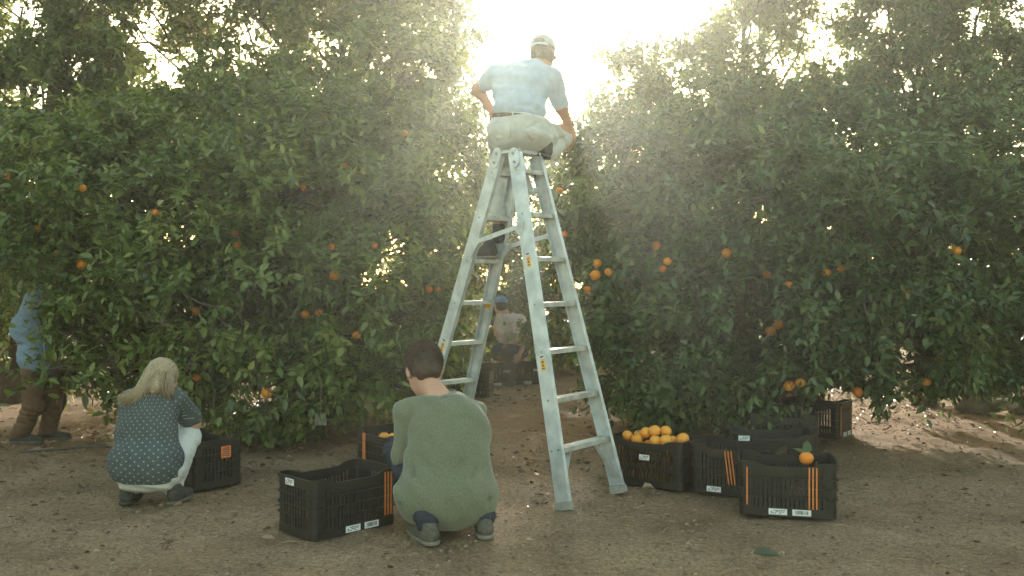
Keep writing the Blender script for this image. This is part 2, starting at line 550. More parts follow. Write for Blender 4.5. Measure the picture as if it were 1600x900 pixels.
TREES = {}
def tree(name, label, base, lumps, dens, seed, mat='leaf', trunk_r=.09, fork=.5, group='orange trees of the grove', nleaf=0, branchlets=0, **kw):
    root = empty(name, base)
    tag(root, label, 'tree', group)
    o3 = np.array(base, float)
    A, tw = make_leaves(lumps, dens, seed, **kw)
    TREES[name + str(seed)] = dict(root=root, A=A, mat=mat, o=o3, nleaf=nleaf, tw=tw, seed=seed)
    r = np.random.default_rng(seed + 3)
    forkp = o3 + np.array((r.normal(0, .06), r.normal(0, .06), fork))
    MB().tube(wobble(o3 - np.array((0, 0, .05)), forkp, 4, .03, seed), [trunk_r * k for k in (1.5, 1.15, 1.0, .95, 1.0)], 9).build('trunk', M['bark'], root, o3, True)
    for i, (c, rad, w) in enumerate(lumps):
        mb = MB()
        end = c + np.array((0, 0, rad[2] * .35))
        path = wobble(forkp, end, 6, .035, seed * 13 + i, .12)
        r0 = trunk_r * .62
        mb.tube(path, [r0 * (1 - .83 * k / 6) for k in range(7)], 6)
        # side branches
        for b in range(5):
            k = 2 + b % 4
            u = norm(r.normal(size=3)); u[2] = abs(u[2]) * .9
            e = c + u * rad * .85
            mb.tube(wobble(path[k], e, 4, .05, seed * 17 + i * 7 + b), [r0 * .42 * (1 - .8 * j / 4) for j in range(5)], 4)
        mb.build('limb', M['bark'], root, o3, True)
    if branchlets:
        mb = MB(); B, D, L = tw
        front = np.argsort(B[:, 1] + r.normal(0, .5, len(B)))[:branchlets * 3]
        for i in r.choice(front, min(branchlets, len(front)), replace=False):
            a = B[i] - norm(D[i] + r.normal(0, .5, 3)) * .35
            e = B[i] + D[i] * L[i] * .9; e[2] -= .02
            mb.tube(wobble(a, e, 4, .05, seed + int(i)), [.006, .005, .004, .003, .0015], 3)
        o = mb.build('branches', M['bark'], root, o3)
        o['kind'] = 'stuff'
    return root

A_L = [Lp(250, 335, 8.3, 205, 130, 1.15), Lp(470, 310, 8.4, 190, 130, 1.15), Lp(625, 390, 8.6, 108, 150, 1.0), Lp(150, 440, 8.0, 135, 120, .9),
       Lp(350, 470, 7.7, 190, 130, .95), Lp(560, 500, 7.9, 135, 105, .85), Lp(425, 575, 7.7, 150, 78, .75), Lp(225, 545, 7.9, 120, 68, .7),
       Lp(655, 520, 8.5, 65, 85, .7), Lp(95, 320, 8.5, 105, 115, .9), Lp(120, 540, 7.7, 70, 70, .5), Lp(125, 520, 7.3, 42, 62, .3), Lp(110, 590, 7.4, 34, 30, .25), Lp(92, 590, 7.15, 30, 34, .22), Lp(590, 215, 8.8, 90, 70, .7, .8), Lp(300, 400, 8.9, 260, 170, .6, .6), Lp(560, 400, 9.1, 170, 190, .6, .6), Lp(430, 610, 8.3, 150, 60, .6, .8), Lp(420, 195, 9.2, 150, 85, .8, .8), Lp(630, 150, 9.5, 95, 110, .8, .8), Lp(250, 225, 9.1, 120, 75, .7, .7)]
tree('orange_tree', 'broad leafy orange tree behind the crouching woman, branches sweeping to the ground', G(440, 662), A_L, 125, 101, nleaf=220, branchlets=170, shoots=.10, gate=-.95, trunk_r=.10)
B_L = [Lp(235, 60, 11, 105, 130, 1.0), Lp(385, 90, 11.3, 120, 150, 1.2), Lp(535, 70, 11, 120, 170, 1.2), Lp(648, 95, 10.8, 88, 170, .95), Lp(680, 260, 10.7, 66, 110, .8),
       Lp(430, -110, 11.3, 240, 110, 1.3), Lp(620, -90, 11, 105, 130, 1.0), Lp(330, 220, 11.2, 150, 70, .9), Lp(500, 260, 11.2, 140, 80, .8), Lp(290, 370, 10.4, 270, 120, .7, .8), Lp(540, 390, 10.4, 190, 150, .7, .8)]
tree('orange_tree', 'tall pale sunlit tree rising behind the broad left tree, left of the ladder', (-2.6, 11.3, 0), B_L, 100, 102, 'leaf_far', gate=-.80, gfreq=3.2, shoots=.12, leaf_len=.088, trunk_r=.11, fork=1.6)
C_L = [Lp(35, 40, 10.2, 85, 75, .7), Lp(135, 100, 10.4, 75, 60, .6), Lp(60, 150, 10.2, 75, 38, .6), Lp(-70, 90, 10.4, 110, 130, .9), Lp(150, 10, 10.4, 70, 60, .6), Lp(200, 180, 10.6, 50, 36, .5)]
tree('orange_tree', 'dark thin tree with bare upright trunk in the top left corner', (-5.75, 10.3, 0), C_L, 110, 103, 'leaf_far', gate=-.45, gfreq=3.6, leaf_len=.09, trunk_r=.10, fork=2.5)
D_L = [Lp(20, 300, 9.2, 105, 100, 1.0), Lp(5, 430, 9.4, 60, 110, .8), Lp(-130, 400, 9.2, 130, 190, 1.3)]
tree('orange_tree', 'low dark orange tree at the left edge behind the person in blue', (-5.6, 9.6, 0), D_L, 75, 104, gate=-.7, leaf_len=.085)
E_L = [Lp(965, 300, 8.4, 85, 95, .8), Lp(1000, 430, 8.0, 115, 120, .9), Lp(1150, 330, 8.1, 180, 125, 1.1), Lp(1180, 490, 7.5, 180, 115, .95), Lp(1350, 370, 7.9, 185, 135, 1.1),
       Lp(1400, 505, 7.6, 175, 88, .9), Lp(1545, 390, 8.1, 140, 160, 1.1), Lp(1560, 525, 8.0, 115, 82, .8), Lp(1040, 550, 7.7, 115, 75, .75), Lp(1120, 610, 7.8, 105, 55, .6),
       Lp(1260, 575, 7.7, 125, 52, .7), Lp(1700, 450, 8.2, 120, 150, 1.1), Lp(1390, 585, 7.7, 80, 40, .4, .7), Lp(1250, 420, 8.7, 300, 170, .6, .6), Lp(1500, 430, 8.8, 200, 170, .6, .6), Lp(1080, 600, 8.3, 120, 62, .6), Lp(1150, 612, 8.4, 90, 58, .6), Lp(1000, 590, 8.0, 60, 50, .4, .8), Lp(828, 480, 11.0, 22, 50, .35), Lp(1090, 225, 9.1, 110, 85, .8, .8), Lp(1290, 240, 8.9, 130, 85, .8, .8), Lp(1480, 245, 8.9, 130, 80, .8, .8)]
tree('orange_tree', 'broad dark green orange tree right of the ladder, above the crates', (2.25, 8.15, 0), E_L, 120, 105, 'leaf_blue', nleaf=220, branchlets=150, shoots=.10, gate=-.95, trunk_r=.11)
F_L = [Lp(985, 210, 10.2, 62, 100, .8), Lp(1075, 165, 10.4, 80, 110, 1.0), Lp(1195, 90, 10.5, 68, 150, .9), Lp(1180, 240, 10.2, 115, 90, 1.0), Lp(1210, -70, 10.5, 72, 100, .8), Lp(1120, 380, 9.8, 200, 125, .7, .8)]
tree('orange_tree', 'tall airy tree right of the man on the ladder, bright sky through it', (2.7, 10.4, 0), F_L, 125, 106, 'leaf_far', gate=-.60, gfreq=3.4, shoots=.30, leaf_len=.086, trunk_r=.10, fork=1.5)
G_L = [Lp(1385, 40, 10, 52, 110, .7), Lp(1440, 160, 10, 95, 115, .9), Lp(1525, 60, 10, 46, 105, .6), Lp(1530, 225, 10, 70, 70, .7), Lp(1330, 230, 10.2, 85, 95, .9), Lp(1610, 110, 10.2, 52, 70, .6), Lp(1460, -60, 10, 110, 70, .7), Lp(1460, 380, 9.9, 220, 130, .7, .8)]
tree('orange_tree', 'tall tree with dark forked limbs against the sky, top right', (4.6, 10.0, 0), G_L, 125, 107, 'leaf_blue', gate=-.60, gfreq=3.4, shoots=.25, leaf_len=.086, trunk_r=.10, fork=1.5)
H_L = [Lp(770, 400, 14.6, 85, 150, 1.4), Lp(865, 410, 14.6, 105, 175, 1.4), Lp(825, 320, 15.2, 100, 95, 1.4), Lp(780, 500, 14.6, 70, 90, .9), Lp(880, 330, 14.0, 80, 80, 1.0), Lp(695, 470, 14.2, 80, 120, 1.2), Lp(940, 480, 14, 90, 120, 1.2)]
tree('orange_tree', 'far orange tree seen between the ladder legs, behind the far picker', (.25, 14.8, 0), H_L, 50, 108, 'leaf_far', gate=-.75, leaf_len=.11, per=10)
for i, (x, y, h, w_, lab) in enumerate([(-13.5, 18, 4.0, 2.8, 'far orange tree behind the left edge of the grove'), (-6.6, 17.5, 4.2, 2.8, 'far orange tree behind the person in blue'),
                                        (-3.6, 25, 4.2, 3.2, 'far orange tree hidden behind the tall left tree'), (3.9, 26, 4.2, 3.2, 'far orange tree behind the tall airy right tree'),
                                        (8.6, 20.5, 4.0, 3.0, 'far orange tree behind the forked tree at right'), (15.8, 26, 4.0, 3.2, 'far orange tree beyond the right edge of the grove')]):
    Lm = [(np.array((x, y, h * .5)), np.array((w_, 1.6, h * .46)), 1.), (np.array((x + w_ * .45, y + .2, h * .6)), np.array((w_ * .6, 1.3, h * .36)), 1.), (np.array((x - w_ * .5, y, h * .55)), np.array((w_ * .6, 1.3, h * .40)), 1.)]
    tree('orange_tree', lab, (x, y, 0), Lm, 17, 120 + i, 'leaf_far', gate=-.95, leaf_len=.17, per=8, twig=(.3, .5))

# added trees, unseen just outside the frame beside the camera, to shade the lane
for i, (x, lab) in enumerate(((-5.4, 'unseen orange tree added left of the camera to shade the lane'), (5.5, 'unseen orange tree added right of the camera to shade the lane'))):
    Lm = [(np.array((x, 2.2, 1.7)), np.array((2.1, 2.1, 1.5)), 1.), (np.array((x * 1.05, 1.8, 2.8)), np.array((1.5, 1.5, 1.0)), 1.)]
    tree('orange_tree', lab, (x, 2.2, 0), Lm, 22, 140 + i, 'leaf_far', gate=-.9, leaf_len=.14, per=8, twig=(.25, .45))

# ------------------------------------------------------------------ crates
CL, CW, CH = .535, .355, .31
def rr(L, W, r, n=5, per_side=14):
    pts = []
    hx, hy = L / 2 - r, W / 2 - r
    for (sx, sy, a0) in ((1, -1, -90), (1, 1, 0), (-1, 1, 90), (-1, -1, 180)):
        for k in range(n + 1):
            a = R(a0 + 90 * k / n)
            pts.append((sx * hx + r * math.cos(a), sy * hy + r * math.sin(a)))
    out = []
    for i, p in enumerate(pts):
        q = pts[(i + 1) % len(pts)]
        out.append(p)
        if math.hypot(q[0] - p[0], q[1] - p[1]) > .1:
            for k in range(1, per_side):
                t = k / per_side
                out.append((p[0] + (q[0] - p[0]) * t, p[1] + (q[1] - p[1]) * t))
    return out

def ring(mb, L, W, r, th, z0, z1):
    """closed band round the crate; z0,z1 functions of (x,y)"""
    o = rr(L, W, r); i = rr(L - 2 * th, W - 2 * th, max(r - th, .004)); n = len(o)
    f0 = z0 if callable(z0) else (lambda x, y: z0)
    f1 = z1 if callable(z1) else (lambda x, y: z1)
    V = []
    for k in range(n):
        V += [(*o[k], f0(*o[k])), (*o[k], f1(*o[k])), (*i[k], f1(*o[k])), (*i[k], f0(*o[k]))]
    F = []
    for k in range(n):
        a, b = 4 * k, 4 * ((k + 1) % n)
        for j in range(4):
            F.append((a + j, b + j, b + (j + 1) % 4, a + (j + 1) % 4))
    mb.add(V, F)

def dip(x, y):
    if abs(y) < CW / 2 - .03: return 0
    t = min(max((.19 - abs(x)) / .07, 0), 1)
    return -.026 * t * t * (3 - 2 * t)

def crate_meshes(mat):
    D = {}
    mb = MB(); ring(mb, CL, CW, .035, .006, .0, .048); D['skirt'] = new_mesh('skirt', mb.v, mb.f, mat)
    mb = MB(); ring(mb, CL + .016, CW + .016, .04, .013, lambda x, y: CH - .016 + dip(x, y), lambda x, y: CH + dip(x, y))
    ring(mb, CL + .001, CW + .001, .035, .005, lambda x, y: CH - .052 + dip(x, y), lambda x, y: CH - .015 + dip(x, y)); D['rim'] = new_mesh('rim', mb.v, mb.f, mat)
    mb = MB(); ring(mb, CL + .016, CW + .016, .041, .013, -.003, .003); D['rib'] = new_mesh('rib', mb.v, mb.f, mat)
    p = rr(CL - .014, CW - .014, .03); mb = MB(); n = len(p)
    mb.add([(x, y, .014) for x, y in p] + [(x, y, .022) for x, y in p], [tuple(range(n))[::-1], tuple(range(n, 2 * n))] + [(k, (k + 1) % n, n + (k + 1) % n, n + k) for k in range(n)])
    D['floor'] = new_mesh('floor_plate', mb.v, mb.f, mat)
    mb = MB(); mb.box((0, 0, .1525), (.0088, .0022, .1065)); D['slat'] = new_mesh('slat', mb.v, mb.f, mat)
    mb = MB()   # rounded corner wall at (+,+)
    arc = [(CL / 2 - .036 + .034 * math.cos(R(a)), CW / 2 - .036 + .034 * math.sin(R(a))) for a in range(0, 91, 15)]
    arc = [(CL / 2 - .002, CW / 2 - .06)] + arc + [(CL / 2 - .06, CW / 2 - .002)]
    inn = [(CL / 2 - .036 + .029 * math.cos(R(a)), CW / 2 - .036 + .029 * math.sin(R(a))) for a in range(0, 91, 15)]
    inn = [(CL / 2 - .007, CW / 2 - .06)] + inn + [(CL / 2 - .06, CW / 2 - .007)]
    n = len(arc); V = []
    for a, b in zip(arc, inn): V += [(*a, .046), (*a, .262), (*b, .262), (*b, .046)]
    F = [(4 * k + j, 4 * k + 4 + j, 4 * k + 4 + (j + 1) % 4, 4 * k + (j + 1) % 4) for k in range(n - 1) for j in range(4)]
    F += [(0, 1, 2, 3), (4 * n - 4, 4 * n - 1, 4 * n - 2, 4 * n - 3)]
    D['post'] = new_mesh('corner_post', V, F, mat)
    mb = MB(); mb.box((0, 0, 0), (.046, .0012, .017)); D['label'] = new_mesh('label', mb.v, mb.f, M['paper'])
    return D
CM = crate_meshes(M['plastic'])
CMR = crate_meshes(M['plastic_red'])

def print_mesh(kind, seed):
    r = random.Random(seed); mb = MB()
    if kind == 'bar':
        x = -.034
        while x < .034:
            w = r.choice((.0012, .002, .0034)); mb.box((x + w / 2, 0, .001), (w / 2, .0008, .0105)); x += w + r.choice((.0012, .002, .003))
    else:
        for z in (.008, .0, -.008):
            x = -.036
            while x < .036:
                w = r.uniform(.004, .013)
                if r.random() < .75: mb.box((min(x + w / 2, .036), 0, z), (w / 2, .0008, .0022))
                x += w + .003
    return new_mesh('print', mb.v, mb.f, M['print'])
PRINTS = [print_mesh('bar', 1), print_mesh('text', 2), print_mesh('text', 3)]

def crate(loc, ang, label, group, meshes=CM, labels=(), strips=(), full=True, z=0.0):
    root = empty('crate', (loc[0], loc[1], z), R(ang))
    tag(root, label, 'crate', group)
    link('skirt', meshes['skirt'], root); link('rim', meshes['rim'], root); link('floor_plate', meshes['floor'], root)
    for zz in (.105, .160, .215): link('rib', meshes['rib'], root, (0, 0, zz))
    for sx, sy in ((1, 1), (-1, 1), (1, -1), (-1, -1)):
        o = link('corner_post', meshes['post'], root); o.scale = (sx, sy, 1)
    nl, ns = (17, 9) if full else (9, 5)
    sc = 1 if full else 1.75
    for s in (-1, 1):
        for k in range(nl):
            o = link('slat', meshes['slat'], root, ((k - (nl - 1) / 2) * (CL - .12) / (nl - .2), s * (CW / 2 - .0045), 0)); o.scale = (sc, 1, 1)
        for k in range(ns):
            o = link('slat', meshes['slat'], root, (s * (CL / 2 - .0045), (k - (ns - 1) / 2) * (CW - .12) / (ns - .2), 0)); o.rotation_euler = (0, 0, R(90)); o.scale = (sc, 1, 1)
    # labels: (side, pos along side, height, print index); sides f(ront -y) b l r
    for (sd, u, zz, pi, w) in labels:
        off = .0085 if zz > .26 else .0025
        if sd in 'fb':
            s = -1 if sd == 'f' else 1
            l = link('label', meshes['label'], root, (u, s * (CW / 2 + off), zz)); l.rotation_euler = (0, 0, 0 if sd == 'f' else R(180))
        else:
            s = -1 if sd == 'l' else 1
            l = link('label', meshes['label'], root, (s * (CL / 2 + off), u, zz)); l.rotation_euler = (0, 0, R(-90) if sd == 'l' else R(90))
        l.scale = (w, 1, 1)
        link('print', PRINTS[pi], l, (0, -.0012, 0))
    for (sd, u, z0, z1, lean) in strips:
        mb = MB(); h = (z1 - z0) / 2
        mb.box((0, 0, 0), (.0042, .0018, h))
        s = -1 if sd == 'f' else 1
        o = mb.build('marker_strip', M['strip'], root)
        if sd in 'fb': o.location = (u, s * (CW / 2 + .0095), (z0 + z1) / 2); o.rotation_euler = (0, lean, 0)
        else:
            s = -1 if sd == 'l' else 1
            o.location = (s * (CL / 2 + .0095), u, (z0 + z1) / 2); o.rotation_euler = (lean, 0, R(90))
    return root

three = lambda sd, u, lean=0., z0=.05, z1=.30, gap=.020: [(sd, u - gap + k * gap, z0, z1, lean) for k in range(3)]
GRP = 'black harvest crates on the ground'
CRATES = {}
CRATES['c1'] = crate((-.955, 4.893), 45, 'empty black slatted crate left of the man in green, nearest the camera', GRP,
    labels=[('f', .10, .026, 0, 1.0), ('f', -.02, .026, 1, 1.0), ('l', .03, CH - .03, 1, .9), ('r', -.02, CH - .03, 2, .9)], strips=three('f', .205, 0, .06, .295))
CRATES['c2'] = crate((-.80, 6.27), -48, 'black crate with oranges half hidden behind the man in green', GRP, labels=[('f', .0, .026, 1, 1)], strips=three('f', -.14, 0, .06, .29, .013))
CRATES['c3'] = crate((-2.118, 6.03), 139.5, 'black crate with an orange sticker at the knees of the crouching woman', GRP)
CRATES['c4'] = crate((.97, 6.02), -35, 'black crate heaped with oranges beside the right foot of the ladder', GRP, labels=[('f', .0, .19, 1, .8)])
CRATES['c5'] = crate((1.46, 5.76), -30, 'black crate with slanting orange strips between the full crate and the nearest right crate', GRP,
    labels=[('f', -.11, .030, 1, 1.0)], strips=three('f', -.005, -.13, .07, .28))
CRATES['c6'] = crate((1.61, 5.265), -13.6, 'black crate with three upright orange strips, nearest on the right', GRP,
    labels=[('f', -.055, .026, 1, 1.1), ('f', .075, .026, 0, 1.1), ('r', .05, CH - .03, 2, .9)], strips=three('f', .135, 0, .05, .285) + [('f', -.225, .06, .275, 0)])
CRATES['c7'] = crate((1.80, 6.24), -8, 'black crate in deep shade behind the nearest right crate', GRP, labels=[('f', -.20, CH - .03, 1, .8)])
CRATES['c8'] = crate((2.71, 7.985), 141, 'black crate with open slats at the right end of the crates, next to sunlit dirt', GRP, labels=[('l', .04, .03, 1, .8), ('l', -.07, .03, 1, .8)], strips=[('l', .165, .03, .28, 0)])
CRATES['c10'] = crate((2.16, 7.2), -12, 'black crate in deep shade left of the crate next to sunlit dirt', GRP, labels=[])
CRATES['c9'] = crate((2.70, 8.85), 8, 'red plastic crate behind the black crates under the right tree', None, meshes=CMR)
CRATES['c9'].scale = (.62, .8, .80)
FG = 'crates in the far row between the trees'
for i, (px, py, a, lab) in enumerate([(612, 613, 12, 'leftmost crate of the far row, under the left tree'), (655, 609, 10, 'second far crate, left of the green shirted man'),
        (716, 606, 10, 'far crate seen between the head of the man in green and the ladder leg'), (770, 604, 8, 'far black crate below the far picker, left of the pair'), (818, 601, 6, 'far black crate below the far picker, beside the ladder rail')]):
    g = G(px, py)
    CRATES['f%d' % i] = crate((g[0], g[1] + .18), a, lab, FG, full=False, labels=[('f', -.18, .03, 1, 1.1), ('f', .04, .03, 1, 1.1), ('f', .16, .2, 1, 1.0)])
g = G(752, 622)
CRATES['f9'] = crate((g[0] - .06, g[1] + .3), 85, 'black crate standing end on just behind the ladder, before the far row', FG, full=False)
# orange sticker on the woman's crate
st = MB().box((0, 0, 0), (.0012, .036, .038)).build('sticker', M['sticker_orange'], CRATES['c3'])
st.location = (-CL / 2 - .010, -.045, .225)
pm = MB()
for z, w in ((.024, .024), (.013, .028), (.002, .02), (-.012, .026), (-.024, .028)): pm.box((0, .001, z), (.0016, w, .0028))
o = pm.build('print', M['print'], st); o.location = (-.0005, 0, 0)

# ------------------------------------------------------------------ oranges
def sphere_mesh(name, r, mat, nu=20, nv=12, seed=0):
    V, F = [], []
    for j in range(nv + 1):
        a = math.pi * j / nv
        for i in range(nu):
            b = 2 * math.pi * i / nu
            q = r * (1 + .02 * math.sin(2 * b + seed) * math.sin(a)) * (1 - .05 * abs(math.cos(a)) ** 3)
            zz = math.cos(a) * (.95 if j else .90)
            V.append((q * math.sin(a) * math.cos(b), q * math.sin(a) * math.sin(b), q * zz))
    for j in range(nv):
        for i in range(nu):
            F.append((j * nu + i, (j + 1) * nu + i, (j + 1) * nu + (i + 1) % nu, j * nu + (i + 1) % nu))
    return new_mesh(name, V, F, mat, True)
OM = [sphere_mesh('orange', .038, M['orange'], seed=0), sphere_mesh('orange', .038, M['orange_ripe'], seed=1), sphere_mesh('orange', .038, M['orange_deep_or_shaded'], seed=2)]
cal = MB()
for k in range(5):
    a = 2 * math.pi * k / 5
    cal.add([(0, 0, .0365), (.009 * math.cos(a), .009 * math.sin(a), .0368), (.009 * math.cos(a + .9), .009 * math.sin(a + .9), .0368), (0, 0, .041)], [(0, 1, 2), (1, 2, 3), (0, 3, 1), (0, 2, 3)])
CALM = new_mesh('calyx', cal.v, cal.f, M['stemgreen'])
def orange(p, r, label, group, k=0, rot=None, calyx=True):
    o = link('orange', OM[k])
    o.location = p
    o.scale = (r / .038,) * 3
    o.rotation_euler = rot or (random.uniform(-.5, .5), random.uniform(-.5, .5), random.uniform(0, 6))
    tag(o, label, 'orange', group)
    if calyx: link('calyx', CALM, o)
    return o

# oranges in the full crate: heap on top, the rest seen through the slats
def in_crate(key, x, y, z):
    c = CRATES[key]; a = c.rotation_euler[2]
    return (c.location.x + x * math.cos(a) - y * math.sin(a), c.location.y + x * math.sin(a) + y * math.cos(a), z)
top = [(-.185, -.06, .300, .037, 'leftmost orange on the heap in the full crate'), (-.11, -.075, .285, .036, 'orange second from the left along the front rim of the full crate'),
       (-.075, .0, .322, .040, 'large orange left of the top of the heap in the full crate'), (-.01, -.01, .340, .042, 'topmost orange of the heap in the full crate'),
       (.045, .05, .335, .041, 'orange behind and right of the topmost one in the full crate'), (.035, -.085, .288, .039, 'orange low in the middle of the front rim of the full crate'),
       (.105, -.075, .296, .043, 'large orange right of the middle on the heap in the full crate'), (.195, -.01, .305, .044, 'rightmost orange lying alone at the corner of the full crate'),
       (-.15, .04, .290, .038, 'orange at the back left of the heap in the full crate'), (.11, .02, .280, .038, 'orange in the dip between the big heap and the rightmost one')]
for x, y, z, r, lab in top: orange(in_crate('c4', x, y, z), r, lab, 'oranges heaped in the full crate', 1)
for layer in range(3):
    for ix in range(6):
        for iy in range(4):
            if iy in (1, 2) and layer < 2: continue
            orange(in_crate('c4', -.195 + ix * .078 + random.uniform(-.006, .006), -.122 + iy * .081, .062 + layer * .076 + random.uniform(-.004, .004)), .0375,
                   'orange in the lower layers of the full crate, glimpsed through its slats', 'oranges inside the full crate', 0, calyx=False)
for x, y, z, lab in [(-.02, -.10, .262, 'left orange of the two showing at the rim of the half hidden crate'), (.07, -.09, .268, 'right orange of the two showing at the rim of the half hidden crate'), (.03, .0, .262, 'orange behind the two in the half hidden crate'),
                     (-.13, .06, .225, 'orange at the back corner of the half hidden crate')]:
    orange(in_crate('c2', x, y, z), .039, lab, 'oranges in the half hidden crate', 1)
for ix in range(6):
    for iy in range(3):
        orange(in_crate('c2', -.18 + ix * .072, -.10 + iy * .09, .185 + random.uniform(-.01, .01)), .038, 'orange in the lower layer of the half hidden crate', 'oranges under the top ones in the half hidden crate', 0, calyx=False)
oo = orange(in_crate('c6', .105, -.115, .326), .040, 'single red orange with a curled leaf on the nearest right crate', None, 2)
# ------------------------------------------------------------------ ladder
RN0, RN1 = np.array((.30, 5.24, 0.)), np.array((.012, 5.80, 2.17))
RF0, RF1 = np.array((.69, 5.71, 0.)), np.array((.163, 6.02, 2.19))
LN0, LN1 = np.array((-.76, 6.60, 0.)), np.array((-.096, 5.87, 2.18))
LF0, LF1 = np.array((-.42, 6.88, 0.)), np.array((.055, 6.09, 2.19))
LO = np.array((-.05, 6.1, 0.))
lad = empty('step_ladder', LO)
tag(lad, 'tall double sided aluminium step ladder with the man in the cap on top', 'ladder')
def rail(a, b, other_a, other_b, out_dir):
    """C channel: web outside, flanges pointing at the other rail"""
    d = norm(b - a); u = (other_a + other_b) / 2 - (a + b) / 2; u = norm(u - d * (u @ d)); w = norm(np.cross(d, u))
    if w @ out_dir < 0: w = -w
    W_, Fl, T = .048, .030, .0035
    prof = [(0, -W_), (Fl, -W_), (Fl, -W_ + T), (T, -W_ + T), (T, W_ - T), (Fl, W_ - T), (Fl, W_), (0, W_)]
    mb = MB().extrude(prof, a + d * .03, b, u, w)
    r = mb.build('rail', M['alu'], lad, LO)
    MB().box(a + d * .022 + u * .014, (.053, .020, .024), (w, u, d)).build('rubber_foot', M['rubber'], r, LO)
    return d, u, w, r
def at(a, b, z): return a + (b - a) * (z / b[2])
cx_out = norm(np.array((.66, -.72, 0)))
rn = rail(RN0, RN1, RF0, RF1, cx_out); rf = rail(RF0, RF1, RN0, RN1, cx_out)
ln = rail(LN0, LN1, LF0, LF1, -cx_out); lf = rail(LF0, LF1, LN0, LN1, -cx_out)
def steps(na, nb, fa, fb, un, uf, outd, wide):
    for k in range(7):
        z = .345 + .288 * k
        p, q = at(na, nb, z), at(fa, fb, z + .004)
        p = p + un * .004; q = q + uf * .004
        d = norm(q - p); w = norm(np.cross((0, 0, 1), d)); up = np.cross(d, w)
        if w @ outd < 0: w = -w; 
        t = .003; h = .028
        prof = [(-wide, -h), (-wide + t, -h), (-wide + t, -t), (wide - t, -t), (wide - t, -h), (wide, -h), (wide, 0), (wide * .6, .002), (wide * .5, 0), (wide * .1, .002), (0, 0), (-wide * .4, .002), (-wide * .5, 0), (-wide, 0)]
        s = MB().extrude(prof, p, q, w, up).build('step', M['alu_step'], lad, LO)
        for e, r_ in ((p, na), (q, fa)):
            pass
steps(RN0, RN1, RF0, RF1, rn[1], rf[1], cx_out, .038)
steps(LN0, LN1, LF0, LF1, ln[1], lf[1], -cx_out, .038)
for (a, b, rr_) in ((RN0, RN1, rn), (LN0, LN1, ln), (RF0, RF1, rf), (LF0, LF1, lf)):
    d, u, w, par = rr_
    for k in range(7):
        c = at(a, b, .333 + .288 * k)
        for sgn in (-.5, .5) if k == 0 else (0.,):
            MB().tube([c - u * .004 + w * sgn * .05, c + u * .001 + w * sgn * .05], .0065, 8).build('rivet', M['rivet'], par, LO)
# foot braces under the lowest steps
for (a, b, fa, fb, ua, uf_) in ((RN0, RN1, RF0, RF1, rn, rf), (LN0, LN1, LF0, LF1, ln, lf)):
    zb = .325
    p, q = at(a, b, zb), at(fa, fb, zb)
    MB().bar(p + (q - p) * .26, at(a, b, .09) + ua[1] * .012, .030, .004, ua[2]).build('brace', M['alu'], lad, LO)
    MB().bar(p + (q - p) * .74, at(fa, fb, .09) + uf_[1] * .012, .030, .004, uf_[2]).build('brace', M['alu'], lad, LO)
# spreader bars with gussets
for (a, a1, b, b1, za, zb, ra, rb) in ((LN0, LN1, RN0, RN1, 1.60, 1.70, ln, rn), (LF0, LF1, RF0, RF1, 1.58, 1.66, lf, rf)):
    p, q = at(a, a1, za) - ra[1] * .006, at(b, b1, zb) - rb[1] * .006
    sp = MB().bar(p, q, .030, .005).build('spreader', M['alu'], lad, LO)
    for e, s_ in ((p, 1), (q, -1)):
        dd = norm(q - p) * s_; mid = e + np.array((0, 0, 0.)); n_ = norm(np.cross(dd, (0, 0, 1))) * .004
        tri = [mid + np.array((0, 0, .022)), mid + np.array((0, 0, -.095)), mid + dd * .085 + np.array((0, 0, -.012))]
        MB().add([t_ + n_ for t_ in tri] + [t_ - n_ for t_ in tri], [(0, 1, 2), (5, 4, 3), (0, 3, 4, 1), (1, 4, 5, 2), (2, 5, 3, 0)]).build('gusset', M['alu'], lad, LO)
# hinge plates and top tread
for tp, rr_ in ((RN1, rn), (LN1, ln), (RF1, rf), (LF1, lf)):
    d, u, w, par = rr_
    mb = MB(); n = 14
    P = []
    for k in range(n):
        a_ = 2 * math.pi * k / n
        x_ = .042 * math.cos(a_); y_ = .05 * math.sin(a_) + (.02 if math.sin(a_) > 0 else -.02)
        P.append(tp - d * .03 + w * x_ + d * y_)
    mb.add([p_ - u * .008 for p_ in P] + [p_ - u * .001 for p_ in P], [tuple(range(n))[::-1], tuple(range(n, 2 * n))] + [(k, (k + 1) % n, n + (k + 1) % n, n + k) for k in range(n)])
    hp = mb.build('hinge_plate', M['alu'], lad, LO)
    for off in (-.03, .03):
        c = tp - d * .03 + d * off
        MB().tube([c - u * .014, c - u * .005], .010, 8).build('bolt', M['rivet'], hp, LO)
mid_n = (RN1 + LN1) / 2; mid_f = (RF1 + LF1) / 2
dd = norm(mid_f - mid_n); wv = norm(np.cross((0, 0, 1), dd))
MB().box((mid_n + mid_f) / 2 + np.array((0, 0, .012)), (np.linalg.norm(mid_f - mid_n) / 2 + .01, .085, .010), (dd, wv, np.cross(dd, wv))).build('top_tread', M['alu_step'], lad, LO)
# hanging lock bar inside the right section
pb0, pb1 = Wp(808, 232, 5.86), Wp(831, 300, 5.92)
lb = MB().bar(pb0, pb1, .042, .012, (.7, -.7, 0)).build('lock_bar', M['alu'], lad, LO)
MB().tube([pb1 + np.array((-.028, -.01, -.005)), pb1 + np.array((.036, .01, .012))], .022, 10).build('end_cap', M['alu_step'], lb, LO)
